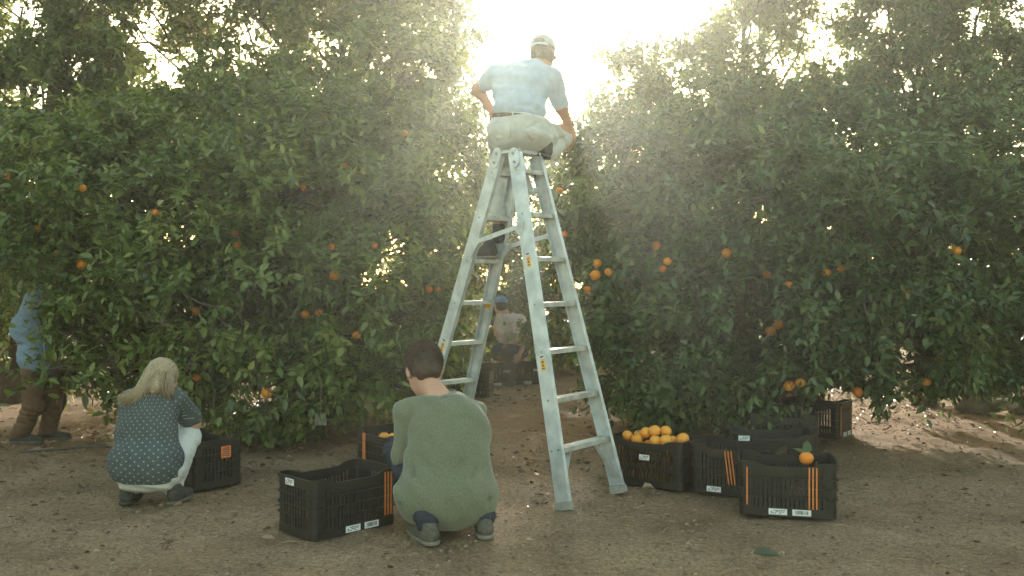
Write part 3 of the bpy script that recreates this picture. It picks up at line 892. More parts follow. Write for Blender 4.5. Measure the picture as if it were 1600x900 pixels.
# stickers on the rails
def sticker(a, b, rr_, z, wide, tall, woff, mat='sticker_amber', inner=False):
    d, u, w, par = rr_
    c = at(a, b, z) + w * woff - u * .0015
    s = MB().box(c, (wide, .0012, tall), (w, u, d)).build('sticker', M[mat], par, LO)
    pm = MB()
    if mat == 'sticker_amber':
        pm.box(c - u * .0016 + d * tall * .55, (wide * .55, .0006, tall * .16), (w, u, d)); pm.box(c - u * .0016 - d * tall * .05, (wide * .35, .0006, tall * .22), (w, u, d)); pm.box(c - u * .0016 - d * tall * .6, (wide * .7, .0006, tall * .10), (w, u, d))
    else:
        for q in (-.6, 0, .6): pm.box(c - u * .0016 + w * wide * q * .9, (wide * .22, .0006, tall * .6), (w, u, d))
    return s, pm
SUBP = []
for (a, b, rr_, z) in ((RN0, RN1, rn, 1.465), (RN0, RN1, rn, .83), (LN0, LN1, ln, .885)):
    s, pm = sticker(a, b, rr_, z, .015, .034, 0)
    s2, pm2 = sticker(a, b, rr_, z + .05, .018, .010, 0, 'paper')
    # one mark sheet per sticker
    for ss, pp in ((s, pm), (s2, pm2)):
        pp.build('print', M['print'], ss.parent, LO)
d, u, w, par = lf
MB().box(at(LF0, LF1, 1.17) + u * .0052, (.040, .0012, .022), (w, u, d)).build('sticker', M['sticker_amber'], par, LO)

# ------------------------------------------------------------------ people: implicit bodies meshed with surface nets
def surface_nets(f, lo, hi, h):
    lo = np.asarray(lo, float); hi = np.asarray(hi, float)
    n = np.ceil((hi - lo) / h).astype(int) + 1
    ax = [lo[i] + h * np.arange(n[i]) for i in range(3)]
    q = 4                                             # coarse pass first, then only the cells near the surface
    nc = (n - 1) // q + 2
    Pc = np.stack(np.meshgrid(*[lo[i] + h * q * np.arange(nc[i]) for i in range(3)], indexing='ij'), -1)
    Dc = f(Pc.reshape(-1, 3)).reshape(nc)
    near = np.abs(Dc) < h * q * 2.0 + .012
    nn = near[:-1, :-1, :-1].copy()
    for o in np.ndindex(2, 2, 2): nn |= near[o[0]:nc[0] - 1 + o[0], o[1]:nc[1] - 1 + o[1], o[2]:nc[2] - 1 + o[2]]
    up = lambda a_: a_.repeat(q, 0).repeat(q, 1).repeat(q, 2)[:n[0], :n[1], :n[2]]
    D = up(Dc[:-1, :-1, :-1]); msk = up(nn)
    if (np.array(D.shape) < n).any():
        pad = [(0, int(n[i] - D.shape[i])) for i in range(3)]
        D = np.pad(D, pad, mode='edge'); msk = np.pad(msk, pad, constant_values=True)
    D = D.copy()
    I_ = np.argwhere(msk)
    D[msk] = f(lo + h * I_)
    s = D < 0
    c = n - 1
    cnt = np.zeros(c, int)
    acc = np.zeros((*c, 3)); num = np.zeros(c)
    def sl(o): return tuple(slice(o[i], o[i] + c[i]) for i in range(3))
    for o in np.ndindex(2, 2, 2): cnt += s[sl(o)]
    act = (cnt > 0) & (cnt < 8)
    for axis in range(3):
        for b in np.ndindex(2, 2):
            o = list(b); o.insert(axis, 0); o2 = list(o); o2[axis] = 1
            d0, d1 = D[sl(o)], D[sl(o2)]
            x = (d0 < 0) != (d1 < 0)
            t = np.where(x, d0 / np.where(x, d0 - d1, 1), 0)
            q = np.zeros((*c, 3)); q[...] = o; q[..., axis] = t
            acc += np.where(x[..., None], q, 0); num += x
    idx = -np.ones(c, int)
    idx[act] = np.arange(act.sum())
    I = np.argwhere(act)
    V = lo + h * (I + acc[act] / num[act][:, None])
    F = []
    for axis in range(3):
        a1, a2 = (axis + 1) % 3, (axis + 2) % 3
        d0 = np.moveaxis(s, axis, 0)[:-1]; d1 = np.moveaxis(s, axis, 0)[1:]
        e = np.argwhere(np.moveaxis(d0 != d1, 0, axis))
        e = e[(e[:, a1] > 0) & (e[:, a2] > 0) & (e[:, a1] < c[a1]) & (e[:, a2] < c[a2])]
        if not len(e): continue
        def cell(o1, o2):
            q = e.copy(); q[:, a1] -= o1; q[:, a2] -= o2
            return idx[q[:, 0], q[:, 1], q[:, 2]]
        qd = np.stack([cell(1, 1), cell(0, 1), cell(0, 0), cell(1, 0)], 1)
        flip = ~s[e[:, 0], e[:, 1], e[:, 2]]
        qd[flip] = qd[flip][:, ::-1]
        F.append(qd)
    return V, np.concatenate(F)

def smin(a, b, k):
    h = np.clip(.5 + .5 * (b - a) / k, 0, 1)
    return b + (a - b) * h - k * h * (1 - h)

def frame(fwd, up):
    f_ = norm(fwd); s = norm(np.cross(f_, up)); u = np.cross(s, f_)
    return np.stack([s, f_, u])            # rows: right, forward, up

class Fig:
    def __init__(self, k=.03): self.p = []; self.k = k; self.cuts = []; self.fold = None
    def cone(self, a, b, ra, rb, k=None): self.p.append(('c', np.asarray(a, float), np.asarray(b, float), ra, rb, k)); return self
    def chain(self, pts, rad, k=None):
        for i in range(len(pts) - 1): self.cone(pts[i], pts[i + 1], rad[i], rad[i + 1], k)
        return self
    def ell(self, c, r, A=None, k=None): self.p.append(('e', np.asarray(c, float), np.asarray(r, float), np.eye(3) if A is None else np.asarray(A), k)); return self
    def cut(self, p, n): self.cuts.append((np.asarray(p, float), norm(n))); return self     # keep the side opposite n
    def sdf(self, P):
        d = None
        for q in self.p:
            if q[0] == 'c':
                _, a, b, ra, rb, k = q
                ba = b - a; t = np.clip((P - a) @ ba / (ba @ ba + 1e-9), 0, 1)
                e = np.linalg.norm(P - a - t[:, None] * ba, axis=1) - (ra + (rb - ra) * t)
            else:
                _, c, r, A, k = q
                l = (P - c) @ A.T
                k0 = np.linalg.norm(l / r, axis=1); k1 = np.linalg.norm(l / r ** 2, axis=1) + 1e-9
                e = np.where(k0 < 1e-3, -r.min(), k0 * (k0 - 1) / k1)
            d = e if d is None else smin(d, e, k or self.k)
        if self.fold is not None: d = d + self.fold(P)
        for p, n in self.cuts: d = np.maximum(d, (P - p) @ n)
        return d
    def bounds(self, pad=.03):
        lo, hi = [], []
        for q in self.p:
            if q[0] == 'c':
                for x, r in ((q[1], q[3]), (q[2], q[4])): lo.append(x - r); hi.append(x + r)
            else: lo.append(q[1] - q[2].max()); hi.append(q[1] + q[2].max())
        return np.min(lo, 0) - pad, np.max(hi, 0) + pad
    def mesh(self, h): return surface_nets(self.sdf, *self.bounds(), h)

def fig_obj(name, figs, mat, root, o3, wrap=None):
    V, F, b = [], [], 0
    for f, h in figs:
        v, q = f.mesh(h); V.append(v); F.append(q + b); b += len(v)
    V = np.concatenate(V); F = np.concatenate(F)
    me = new_mesh(name, V - o3, F, mat, True)
    if wrap is not None:
        c, rad = wrap
        a = np.arctan2(V[:, 0] - c[0], -(V[:, 1] - c[1])) * rad
        at_ = me.attributes.new('wrap', 'FLOAT_VECTOR', 'POINT')
        at_.data.foreach_set('vector', np.stack([a + .006 * sin_noise(V, 22, 5), V[:, 2] + .006 * sin_noise(V, 20, 6), np.zeros(len(V))], 1).astype(np.float32).ravel())
    return link(name, me, root)

def folds(seed, amp, fx=14, dirv=(1, .4, .35), sharp=1.0, extra=()):
    """cloth creases: stretched noise, finer along dirv, plus named creases (a,b,width,depth)"""
    dirv = norm(np.asarray(dirv, float))
    def f(P):
        q = P * 8 + np.outer(P @ dirv, dirv) * fx * 2.6
        n1 = sin_noise(q, 1.6, seed); n2 = sin_noise(q * 2.1 + 5, 1.6, seed + 1)
        msk = .45 + .55 * np.clip(sin_noise(P, 9, seed + 2) + .3, 0, 1)
        o = amp * msk * (2.0 * np.abs(n1) - 1.2 + .5 * n2)
        for a, b, w, dp in extra:
            a = np.asarray(a, float); b = np.asarray(b, float); ba = b - a
            t = np.clip((P - a) @ ba / (ba @ ba), 0, 1)
            dd = np.linalg.norm(P - a - t[:, None] * ba, axis=1)
            o = o + dp * np.exp(-(dd / w) ** 2) * np.sin(np.pi * np.clip(t, .05, .95))
        return o
    return f

def head(f, c, fwd, up, s=1.0):
    A = frame(fwd, up); T = lambda x, y, z: c + s * (A[0] * x + A[1] * y + A[2] * z)
    e = lambda p, r, k=.02: f.ell(T(*p), np.array(r) * s, A, k)
    e((0, -.012, .02), (.076, .098, .098)); e((0, .035, -.055), (.056, .060, .065), .03); e((0, .062, -.02), (.058, .036, .075), .03)
    e((0, .078, -.105), (.028, .022, .018)); f.cone(T(0, .098, -.005), T(0, .118, -.042), .009 * s, .014 * s, .012)
    e((0, .094, .020), (.05, .012, .010), .015); e((0, .098, -.068), (.024, .010, .007), .008)
    for sx in (-1, 1):
        e((sx * .078, -.005, -.012), (.010, .019, .033), .006); e((sx * .03, .092, .0), (.012, .008, .008), .008)
    return A, T

def hand(wrist, d, n, side, curl=.5, s=1.0):
    """palm along d, back-of-hand normal n, thumb on +side (cross d,n)"""
    d = norm(d); n = norm(np.asarray(n, float) - d * (np.asarray(n, float) @ d)); u = np.cross(d, n) * side
    f = Fig(.012)
    w = np.asarray(wrist, float); X = lambda a, b, c: w + s * (d * a + u * b + n * c)
    f.cone(X(-.03, 0, 0), X(.01, 0, 0), .026 * s, .025 * s)
    f.cone(X(.02, .018, 0), X(.085, .028, .002), .019 * s, .016 * s); f.cone(X(.02, -.018, 0), X(.08, -.026, 0), .019 * s, .015 * s); f.cone(X(.02, 0, 0), X(.088, 0, .003), .020 * s, .016 * s)
    for b, L0, r0 in ((.031, .040, .0092), (.011, .046, .0096), (-.010, .042, .0092), (-.030, .033, .0082)):
        p = X(.088 if b > -.02 else .080, b, 0); a = 0.
        for j, fr in enumerate((1, .66, .5)):
            a += curl * (.55, .9, .7)[j]
            q = p + s * L0 * fr * (d * math.cos(a) - n * math.sin(a))
            f.cone(p, q, r0 * s * (1 - .1 * j), r0 * s * (.9 - .1 * j), .004); p = q
    p = X(.022, .026, -.006); q = X(.052, .056, -.016); f.cone(p, q, .014 * s, .011 * s, .008)
    e = q + s * .032 * norm(d * .8 + u * .35 - n * .35 * (1 + curl)); f.cone(q, e, .0105 * s, .0088 * s, .004)
    g = e + s * .022 * norm(d * .9 + u * .0 - n * .5 * (1 + curl)); f.cone(e, g, .0088 * s, .0072 * s, .004)
    return f

def shoe(name, heel, toe, root, o3, mat, solemat, s=1.0, up=(0, 0, 1)):
    heel = np.asarray(heel, float); toe = np.asarray(toe, float)
    A = frame(toe - heel, up); L = np.linalg.norm(toe - heel); c = lambda a, b, z: heel + A[1] * L * a + A[0] * b + A[2] * z
    f = Fig(.025); f.cone(c(.10, 0, .045), c(.42, 0, .045), .040 * s, .040 * s); f.cone(c(.42, 0, .040), c(.86, .006, .030), .042 * s, .032 * s); f.cone(c(.16, 0, .05), c(.15, -.003, .080), .037 * s, .036 * s)
    f.cone(c(.42, 0, .055), c(.2, 0, .10), .034 * s, .036 * s)
    f.cut(c(0, 0, .012), -A[2]); f.fold = folds(5, .0018, 20)
    o = fig_obj(name, [(f, .007)], mat, root, o3)
    g = Fig(.02); g.cone(c(.10, 0, .012), c(.45, 0, .012), .044 * s, .043 * s); g.cone(c(.45, .002, .012), c(.86, .006, .012), .045 * s, .037 * s)
    g.cut(c(0, 0, .022), A[2]); g.cut(c(0, 0, .0), -A[2])
    fig_obj('sole', [(g, .007)], solemat, o, o3)
    return o

def hair_fuzz(mb, c, A, r, n, length, seed, zmin=-.2):
    rr_ = np.random.default_rng(seed)
    for _ in range(n):
        u = norm(rr_.normal(size=3))
        if u[2] < zmin or (u[1] > .55 and u[2] < .45): continue
        p = c + (A.T @ (u * r)); nn = A.T @ norm(u / r)
        t = norm(np.cross(nn, rr_.normal(size=3))) * .0016
        e = p + norm(nn + rr_.normal(0, .35, 3) - A[2] * .5) * length * rr_.uniform(.6, 1.2)
        b = len(mb.v); mb.v += [tuple(p - t - nn * .004), tuple(p + t - nn * .004), tuple(e)]; mb.f.append((b, b + 1, b + 2))

def patch(src, quad, lift, name, mat, root, o3):
    """sewn-on patch: the garment's own surface inside a photo-space quad, lifted a little"""
    me = src.data; n = len(me.vertices)
    co = np.empty(n * 3, np.float32); me.vertices.foreach_get('co', co); co = co.reshape(-1, 3)
    no = np.empty(n * 3, np.float32); me.vertices.foreach_get('normal', no); no = no.reshape(-1, 3)
    w = co + o3; x = 800 + w[:, 0] / w[:, 1] * FPX; y = 450 - (w[:, 2] - CAMH) / w[:, 1] * FPX
    inside = no[:, 1] < -.1
    q = np.array(quad, float)
    for i in range(4):
        a, b = q[i], q[(i + 1) % 4]
        inside &= ((b[0] - a[0]) * (y - a[1]) - (b[1] - a[1]) * (x - a[0])) >= 0
    F = np.array([p.vertices[:] for p in me.polygons])
    F = F[inside[F].all(1)]
    if len(F) < 4: return
    u = np.unique(F); mp = -np.ones(n, int); mp[u] = np.arange(len(u)); F = mp[F]; m = len(u)
    V = np.concatenate([co[u] + no[u] * lift, co[u] - no[u] * .002])
    E = {}
    for f in F:
        for k in range(4):
            a, b = f[k], f[(k + 1) % 4]
            E[(a, b)] = 1
    S = [(a, b, b + m, a + m) for (a, b) in E if (b, a) not in E]
    Q = np.concatenate([F, np.array(S)[:, ::-1]])
    link(name, new_mesh(name, V, Q, mat, False), root)

# ---- man in green, squatting with his back to the camera
def person_green():
    o3 = np.array((-.34, 4.74, 0.)); root = empty('person', o3)
    tag(root, 'person with short dark hair in a green long sleeved shirt, squatting with back turned', 'person', 'pickers in the grove')
    hc = Wp(662, 577, 4.95); fwd, up = np.array((-.30, .80, -.52)), np.array((-.16, .42, .90))
    nb = np.array((-.385, 4.87, .715))
    b = Fig(.03); A, T = head(b, hc, fwd, up, 1.17)
    b.cone(nb - np.array((0, 0, .06)), hc + A[2] * -.05 + A[1] * -.02, .066, .058, .03)
    sh = [np.array((-.588, 4.90, .620)), np.array((-.192, 4.93, .618))]
    el = [np.array((-.592, 4.92, .385)), np.array((-.245, 5.12, .42))]
    wr = [np.array((-.47, 5.20, .36)), np.array((-.34, 5.24, .36))]
    hp = [np.array((-.43, 4.75, .22)), np.array((-.25, 4.75, .22))]
    kn = [np.array((-.635, 5.04, .385)), np.array((-.24, 5.12, .40))]
    an = [np.array((-.435, 4.585, .105)), np.array((-.145, 4.70, .105))]
    spine = [np.array((-.34, 4.74, .24)), np.array((-.36, 4.76, .42)), np.array((-.38, 4.82, .60)), nb]
    b.chain([x + np.array((0, .03, 0)) for x in spine[:3]] + [nb], (.085, .085, .075, .045))
    for s in (0, 1):
        b.chain([spine[2] + np.array((0, .03, 0)), sh[s] + np.array((0, .01, -.01)), el[s] + np.array((0, .01, 0)), wr[s]], (.04, .028, .030, .027)); b.chain([hp[s], kn[s], an[s]], (.07, .055, .04))
    hands = [hand(wr[0], (.75, .6, -.2), (0, .2, 1), -1, .7), hand(wr[1], (-.7, .65, -.2), (0, .2, 1), 1, .7)]
    fig_obj('body', [(b, .0085)] + [(h, .0042) for h in hands], M['skin'], root, o3)
    # shirt
    t = Fig(.055)
    t.ell((-.345, 4.735, .215), (.275, .185, .185)); t.ell((-.345, 4.765, .36), (.235, .150, .22)); t.ell((-.333, 4.825, .53), (.222, .125, .190)); t.ell((-.375, 4.88, .645), (.19, .085, .085))
    t.ell((-.34, 4.80, .14), (.245, .20, .10))
    t.chain([np.array((-.45, 4.86, .66)), sh[0] + np.array((.008, -.01, 0)), np.array((-.592, 4.90, .385)), wr[0] - norm(wr[0] - el[0]) * .03], (.074, .066, .062, .040), .022)
    t.chain([np.array((-.31, 4.87, .665)), sh[1] + np.array((-.015, 0, 0)), el[1], wr[1] - norm(wr[1] - el[1]) * .03], (.076, .056, .050, .040), .045)
    ex = [((-.17, 4.70, .60), (-.26, 4.70, .625), 0.0102, 0.0179), ((-.30, 4.69, .63), (-.40, 4.69, .655), 0.0136, 0.0153), ((-.555, 4.72, .47), (-.50, 4.62, .30), 0.0170, 0.0255), ((-.53, 4.70, .42), (-.44, 4.58, .16), 0.0187, 0.0255),
          ((-.58, 4.72, .33), (-.56, 4.60, .12), 0.0153, 0.0281), ((-.50, 4.60, .30), (-.36, 4.55, .12), 0.0238, -0.0179), ((-.15, 4.68, .30), (-.11, 4.62, .14), 0.0187, 0.0229), ((-.20, 4.62, .22), (-.30, 4.56, .10), 0.0221, -0.0153),
          ((-.19, 4.78, .62), (-.185, 4.80, .50), 0.0102, 0.0204), ((-.57, 4.80, .50), (-.545, 4.78, .40), 0.0136, 0.0306),
          ((-.365, 4.68, .66), (-.35, 4.60, .28), .026, .008), ((-.46, 4.72, .62), (-.43, 4.68, .50), .045, -.012), ((-.25, 4.72, .62), (-.27, 4.68, .50), .045, -.012),
          ((-.22, 4.68, .45), (-.30, 4.60, .34), .016, .014), ((-.48, 4.68, .36), (-.38, 4.60, .30), .016, .014), ((-.16, 4.68, .38), (-.26, 4.58, .26), .016, .015), ((-.42, 4.60, .24), (-.28, 4.57, .20), .018, .012),
          ((-.44, 4.72, .69), (-.33, 4.73, .68), .010, .010), ((-.54, 4.66, .22), (-.40, 4.57, .13), .016, .014)]
    t.fold = folds(21, .0070, 6, (1, .1, .55), extra=ex)
    t.cut((-.34, 4.55, .048), (0, -.15, -1)); t.cut(nb + np.array((-.012, -.02, .012)), (-.07, -.10, .98)) 
    fig_obj('shirt', [(t, .0085)], M['green_knit'], root, o3)
    # neckline binding
    ring_ = []
    for k in range(25):
        a = 2 * math.pi * k / 24
        q = nb + np.array((-.006, 0, .004)) + np.array((.082 * math.cos(a), .075 * math.sin(a), .010 * math.sin(a) + .016 * math.cos(a)))
        ring_.append(q)
    MB().tube(ring_, .0065, 6).build('neckline', M['green_knit'], root, o3, True)
    # trousers
    q = Fig(.035)
    for s in (0, 1):
        q.chain([hp[s], kn[s], an[s]], (.105, .078, .060))
        q.ell(kn[s], (.078, .078, .085))
    q.ell((-.34, 4.74, .19), (.19, .15, .12)); q.fold = folds(31, .005, 20, (.2, .3, 1)); q.cut((0, 0, .055), (0, 0, -1))
    fig_obj('trousers', [(q, .009)], M['navy'], root, o3)
    shoe('shoe', (-.395, 4.515, 0.), (-.545, 4.78, 0.), root, o3, M['shoe_grey'], M['sole'], 1.05)
    shoe('shoe', (-.135, 4.63, 0.), (-.17, 4.92, 0.), root, o3, M['shoe_grey'], M['sole'], 1.05)
    # hair
    hf = Fig(.02); hf.ell(T(0, -.020, .030), np.array((.086, .104, .098)) * 1.17, A); hf.ell(T(0, -.060, -.028), np.array((.068, .052, .062)) * 1.17, A)
    hf.cut(T(0, .062, .02), A[1] * .95 - A[2] * .35); hf.cut(T(0, -.04, -.082), -A[2] - A[1] * .25)
    for sx in (-1, 1): pass
    hf.fold = lambda P: .0022 * sin_noise(P, 160, 3) + .0014 * sin_noise(P, 330, 4)
    hf.cuts = [(p_ + 0, n_) for p_, n_ in hf.cuts]
    ho = fig_obj('hair', [(hf, .0055)], M['hair_dark'], root, o3)
    mb = MB(); hair_fuzz(mb, T(0, -.020, .030), A, np.array((.086, .104, .098)) * 1.17, 14000, .012, 5, -.95)
    mb.build('hair_tips', M['hair_dark'], ho, o3)
    ep = T(-.084, -.002, -.05)
    sp = sphere_mesh('ear_stud', .005, M['metal_gold'], 8, 6); link('ear_stud', sp, root, tuple(ep - o3))
person_green()

# ---- woman in a dotted blouse
def person_woman():
    o3 = np.array((-2.18, 5.42, 0.)); root = empty('person', o3)
    tag(root, 'blond person in a dotted blue blouse and white jeans, crouching by the left tree', 'person', 'pickers in the grove')
    hc = Wp(254, 592, 5.50); fwd, up = np.array((.22, .78, -.55)), np.array((.10, .5, .85))
    pel = Wp(231, 735, 5.40); chest = Wp(233, 645, 5.45); nb = Wp(243, 612, 5.47); waist = Wp(226, 695, 5.40)
    b = Fig(.03); A, T = head(b, hc, fwd, up, .98)
    b.cone(nb - np.array((0, 0, .05)), hc - A[2] * .05 - A[1] * .02, .052, .048)
    sh = [Wp(203, 626, 5.48), Wp(279, 624, 5.50)]
    el = [Wp(205, 672, 5.72), Wp(303, 661, 5.66)]
    wr = [np.array((-2.22, 5.90, .40)), np.array((-2.13, 5.86, .42))]
    hp = [pel + np.array((-.09, 0, 0)), pel + np.array((.09, 0, 0))]
    kn = [Wp(215, 690, 5.75), Wp(291, 683, 5.66)]
    an = [Wp(205, 762, 5.45), Wp(270, 762, 5.45)]
    b.chain([pel + np.array((0,.03,0)), waist + np.array((0,.03,0)), chest + np.array((0,.03,0)), nb], (.085, .08, .07, .04))
    for s in (0, 1):
        b.chain([chest, sh[s], el[s], wr[s]], (.06, .043, .038, .023)); b.chain([hp[s], kn[s], an[s]], (.075, .055, .035))
    hands = [hand(wr[0], (.4, .8, -.3), (0, .3, 1), -1, .6, .9), hand(wr[1], (-.4, .8, -.3), (0, .3, 1), 1, .6, .9)]
    fig_obj('body', [(b, .0085)] + [(h, .0042) for h in hands], M['skin'], root, o3)
    t = Fig(.045)
    t.ell(Wp(229, 722, 5.39) , (.224, .185, .185)); t.ell(Wp(229, 675, 5.42), (.185, .13, .18)); t.ell(Wp(234, 640, 5.46), (.180, .115, .125))
    t.ell(Wp(240, 622, 5.47), (.145, .075, .065))
    e0, e1 = sh[0] + (el[0] - sh[0]) * .75, sh[1] + (el[1] - sh[1]) * .72
    t.cone(sh[0], e0, .064, .066); t.cone(sh[1], e1, .064, .068)
    ex = [((-2.35, 5.30, .42), (-2.20, 5.26, .25), .02, .006), ((-2.08, 5.32, .40), (-2.13, 5.26, .22), .02, .008), ((-2.40, 5.30, .30), (-2.36, 5.27, .14), .02, .008), ((-2.2, 5.30, .50), (-2.3, 5.30, .40), .018, .005)]
    t.fold = folds(44, .0060, 7, (.7, .2, .5), extra=ex)
    hem = Wp(230, 758, 5.26)
    t.cut(hem, (-.06, .12, -1))
    t.cut(e0, (e0 - sh[0])) if False else None
    fig_obj('blouse', [(t, .008)], M['dotted'], root, o3, wrap=(np.array((-2.2, 5.46)), .19))
    q = Fig(.035)
    for s in (0, 1):
        q.chain([hp[s], kn[s], an[s]], (.115, .078, .055)); q.ell(kn[s], (.080, .080, .085))
    q.ell(Wp(231, 735, 5.41), (.206, .155, .128)); q.fold = folds(33, .004, 18, (.2, .3, 1)); q.cut((0, 0, .05), (0, 0, -1))
    fig_obj('jeans', [(q, .009)], M['white_denim'], root, o3)
    shoe('shoe', (an[0][0], 5.36, 0.), (an[0][0] - .02, 5.60, 0.), root, o3, M['shoe_dark'], M['shoe_dark'], .95)
    shoe('shoe', (an[1][0] + .02, 5.37, 0.), (an[1][0] + .05, 5.60, 0.), root, o3, M['shoe_dark'], M['shoe_grey'], .95)
    # hair: cap plus long strands
    hf = Fig(.02); hf.ell(T(0, -.020, .028), np.array((.090, .106, .098)), A); hf.cut(T(0, .070, .02), A[1] - A[2] * .3)
    hf.ell(T(0, -.05, -.05), (.075, .055, .085), A)
    hf.fold = lambda P: .002 * sin_noise(P * np.array((3, 1, 1)), 90, 3)
    ho = fig_obj('hair', [(hf, .006)], M['hair_blond'], root, o3)
    r = np.random.default_rng(9); mbs = (MB(), MB())
    lock = Wp(207, 612, 5.37)
    for k in range(1500):
        u = norm(r.normal(size=3) + np.array((0, -.5, .5)))
        if u[1] > .7: continue
        p = T(*(np.array((0, -.020, .028)) + u * np.array((.090, .106, .099))))
        sweep = r.random() < .38
        pts = [p]
        if sweep:
            e = lock + r.normal(0, 1, 3) * np.array((.030, .012, .017)) + np.array((-.0, 0, .0))
            m1 = T(-.03 + r.normal(0, .02), -.15, -.05 + r.normal(0, .012))
            e2 = Wp(228, 614, 5.33) + r.normal(0, 1, 3) * np.array((.02, .01, .014))
            tip = Wp(198, 625, 5.37) + r.normal(0, 1, 3) * np.array((.034, .012, .020))
            ctrl = [p, m1, e2, tip]
        else:
            down = T(u[0] * .125, -.055 - .05 * max(-u[1], 0) + r.normal(0, .01), -.06 + r.normal(0, .01))
            tip = down + np.array((r.normal(0, .012), .015 + r.normal(0, .01), -.065 - .05 * r.random()))
            out = T(u[0] * .10, -.115 * max(-u[1], .5), .02 + .03 * u[2])
            ctrl = [p, out, down, tip]
        for t_ in np.linspace(.17, 1, 6):   # Bezier
            a_ = 1 - t_
            pts.append(a_ ** 3 * ctrl[0] + 3 * a_ * a_ * t_ * ctrl[1] + 3 * a_ * t_ * t_ * ctrl[2] + t_ ** 3 * ctrl[3])
        mbs[int(sweep or r.random() < .35)].tube(pts, [.0013, .0016, .0016, .0016, .0015, .0012, .0005], 3)
    mbs[0].build('hair_strands', M['hair_blond'], ho, o3, True); mbs[1].build('hair_lock', M['hair_light'], ho, o3, True)
person_woman()

# ---- man on the ladder
def person_ladder():
    o3 = np.array((.05, 5.98, 2.2)); root = empty('person', o3)
    tag(root, 'person in a grey cap, pale blue tee and khaki trousers sitting atop the ladder', 'person', 'pickers in the grove')
    hc = Wp(848, 85, 6.26); fwd, up = np.array((.26, .92, -.14)), np.array((.05, .14, .99))
    pel = np.array((.055, 6.00, 2.345)); waist = Wp(812, 180, 6.03); chest = Wp(816, 135, 6.12); nb = Wp(836, 106, 6.18)
    b = Fig(.03); A, T = head(b, hc, fwd, up, 1.0)
    b.cone(nb - np.array((.01, .02, .05)), hc - A[2] * .05 - A[1] * .02, .062, .056)
    sh = [Wp(774, 118, 6.14), Wp(862, 122, 6.16)]
    el = [Wp(747, 140, 6.28), Wp(877, 168, 6.26)]
    wr = [Wp(768, 172, 6.38), Wp(889, 196, 6.36)]
    hp = [pel + np.array((-.10, 0, -.02)), pel + np.array((.10, .01, -.02))]
    kn = [np.array((-.06, 6.42, 2.20)), Wp(874, 208, 6.36)]
    an = [Wp(779, 352, 6.26), np.array((.215, 6.06, 2.235))]
    b.chain([pel + np.array((0,.03,0)), waist + np.array((0,.03,0)), chest + np.array((0,.03,0)), nb], (.09, .085, .08, .045))
    for s in (0, 1):
        b.chain([chest + np.array((0, .03, 0)), sh[s], el[s], wr[s]], (.05, .05, .043, .028)); b.chain([hp[s], kn[s], an[s]], (.08, .058, .040))
    hands = [hand(wr[0], (.6, .6, -.4), (-.3, .4, 1), -1, .6), hand(wr[1], (.30, .25, -1), (.5, -.8, .2), 1, .55)]
    fig_obj('body', [(b, .0085)] + [(h, .0042) for h in hands], M['skin_tan'], root, o3)
    t = Fig(.05)
    t.ell(Wp(812, 172, 6.04), (.180, .135, .125)); t.ell(Wp(815, 140, 6.11), (.205, .135, .16)); t.ell(Wp(820, 115, 6.15), (.185, .105, .085)); t.cone(nb - np.array((.02, .01, .03)), nb + np.array((.004, .01, -.002)), .085, .066)
    e0, e1 = sh[0] + (el[0] - sh[0]) * .50, sh[1] + (el[1] - sh[1]) * .84
    t.cone(sh[0], e0, .070, .062); t.cone(sh[1], e1, .074, .064)
    ex = [(Wp(775, 178, 5.93), Wp(850, 172, 5.93), .014, .007), (Wp(780, 168, 5.92), Wp(840, 163, 5.92), .014, .006), (Wp(800, 158, 5.94), Wp(850, 178, 5.94), .012, .007), (Wp(845, 150, 5.98), Wp(838, 175, 5.95), .016, .008), (Wp(785, 125, 6.0), Wp(782, 155, 5.98), .018, .006)]
    t.fold = folds(61, .0075, 8, (.3, .2, 1), extra=ex)
    t.cut(Wp(812, 184, 5.9), (-.20, -.1, -1)); t.cut(e1, norm(e1 - sh[1])) if False else None
    sl = t
    fig_obj('tee_shirt', [(sl, .008)], M['tee'], root, o3)
    q = Fig(.045)
    q.ell(pel + np.array((0, .0, .0)), (.200, .155, .125)); q.ell(Wp(812, 196, 6.02), (.185, .14, .07))
    q.chain([hp[0], kn[0], an[0] + np.array((0, 0, .045))], (.12, .085, .062)); q.cone(hp[1], kn[1], .112, .088, .03); q.ell(kn[1], (.088, .09, .078), None, .02); q.cone(kn[1] + np.array((.02, 0, -.03)), Wp(856, 236, 6.14), .075, .060, .015)
    ex = [(Wp(816, 206, 5.84), Wp(850, 188, 5.92), .013, .018), (Wp(820, 222, 5.84), Wp(864, 200, 6.1), .013, .020), (Wp(834, 232, 5.9), Wp(884, 212, 6.26), .013, .022), (Wp(812, 192, 5.84), Wp(814, 236, 5.84), .012, .020), (Wp(770, 205, 5.9), Wp(800, 222, 5.84), .012, .012), (Wp(775, 225, 5.9), Wp(806, 230, 5.84), .010, .014), (Wp(845, 196, 5.95), Wp(880, 196, 6.25), .012, .014), (Wp(786, 186, 5.85), Wp(790, 215, 5.84), .008, .004), (Wp(800, 215, 5.82), Wp(822, 208, 5.82), .010, .005),
          (Wp(775, 275, 6.2), Wp(797, 280, 6.2), .012, .008), (Wp(773, 295, 6.2), Wp(797, 292, 6.2), .012, .007), (Wp(812, 228, 5.84), Wp(780, 232, 5.84), .012, .005)]
    q.fold = folds(71, .0080, 7, (.1, .5, 1), extra=ex)
    q.cut(Wp(812, 180, 6.0), (.12, .1, 1)); q.cut(an[0] + np.array((0, 0, .040)), (0, 0, -1))
    tro = fig_obj('trousers', [(q, .008)], M['khaki'], root, o3)
    patch(tro, [(772, 194), (800, 193), (800, 216), (775, 219)], .005, 'pocket', M['khaki'], tro, o3)
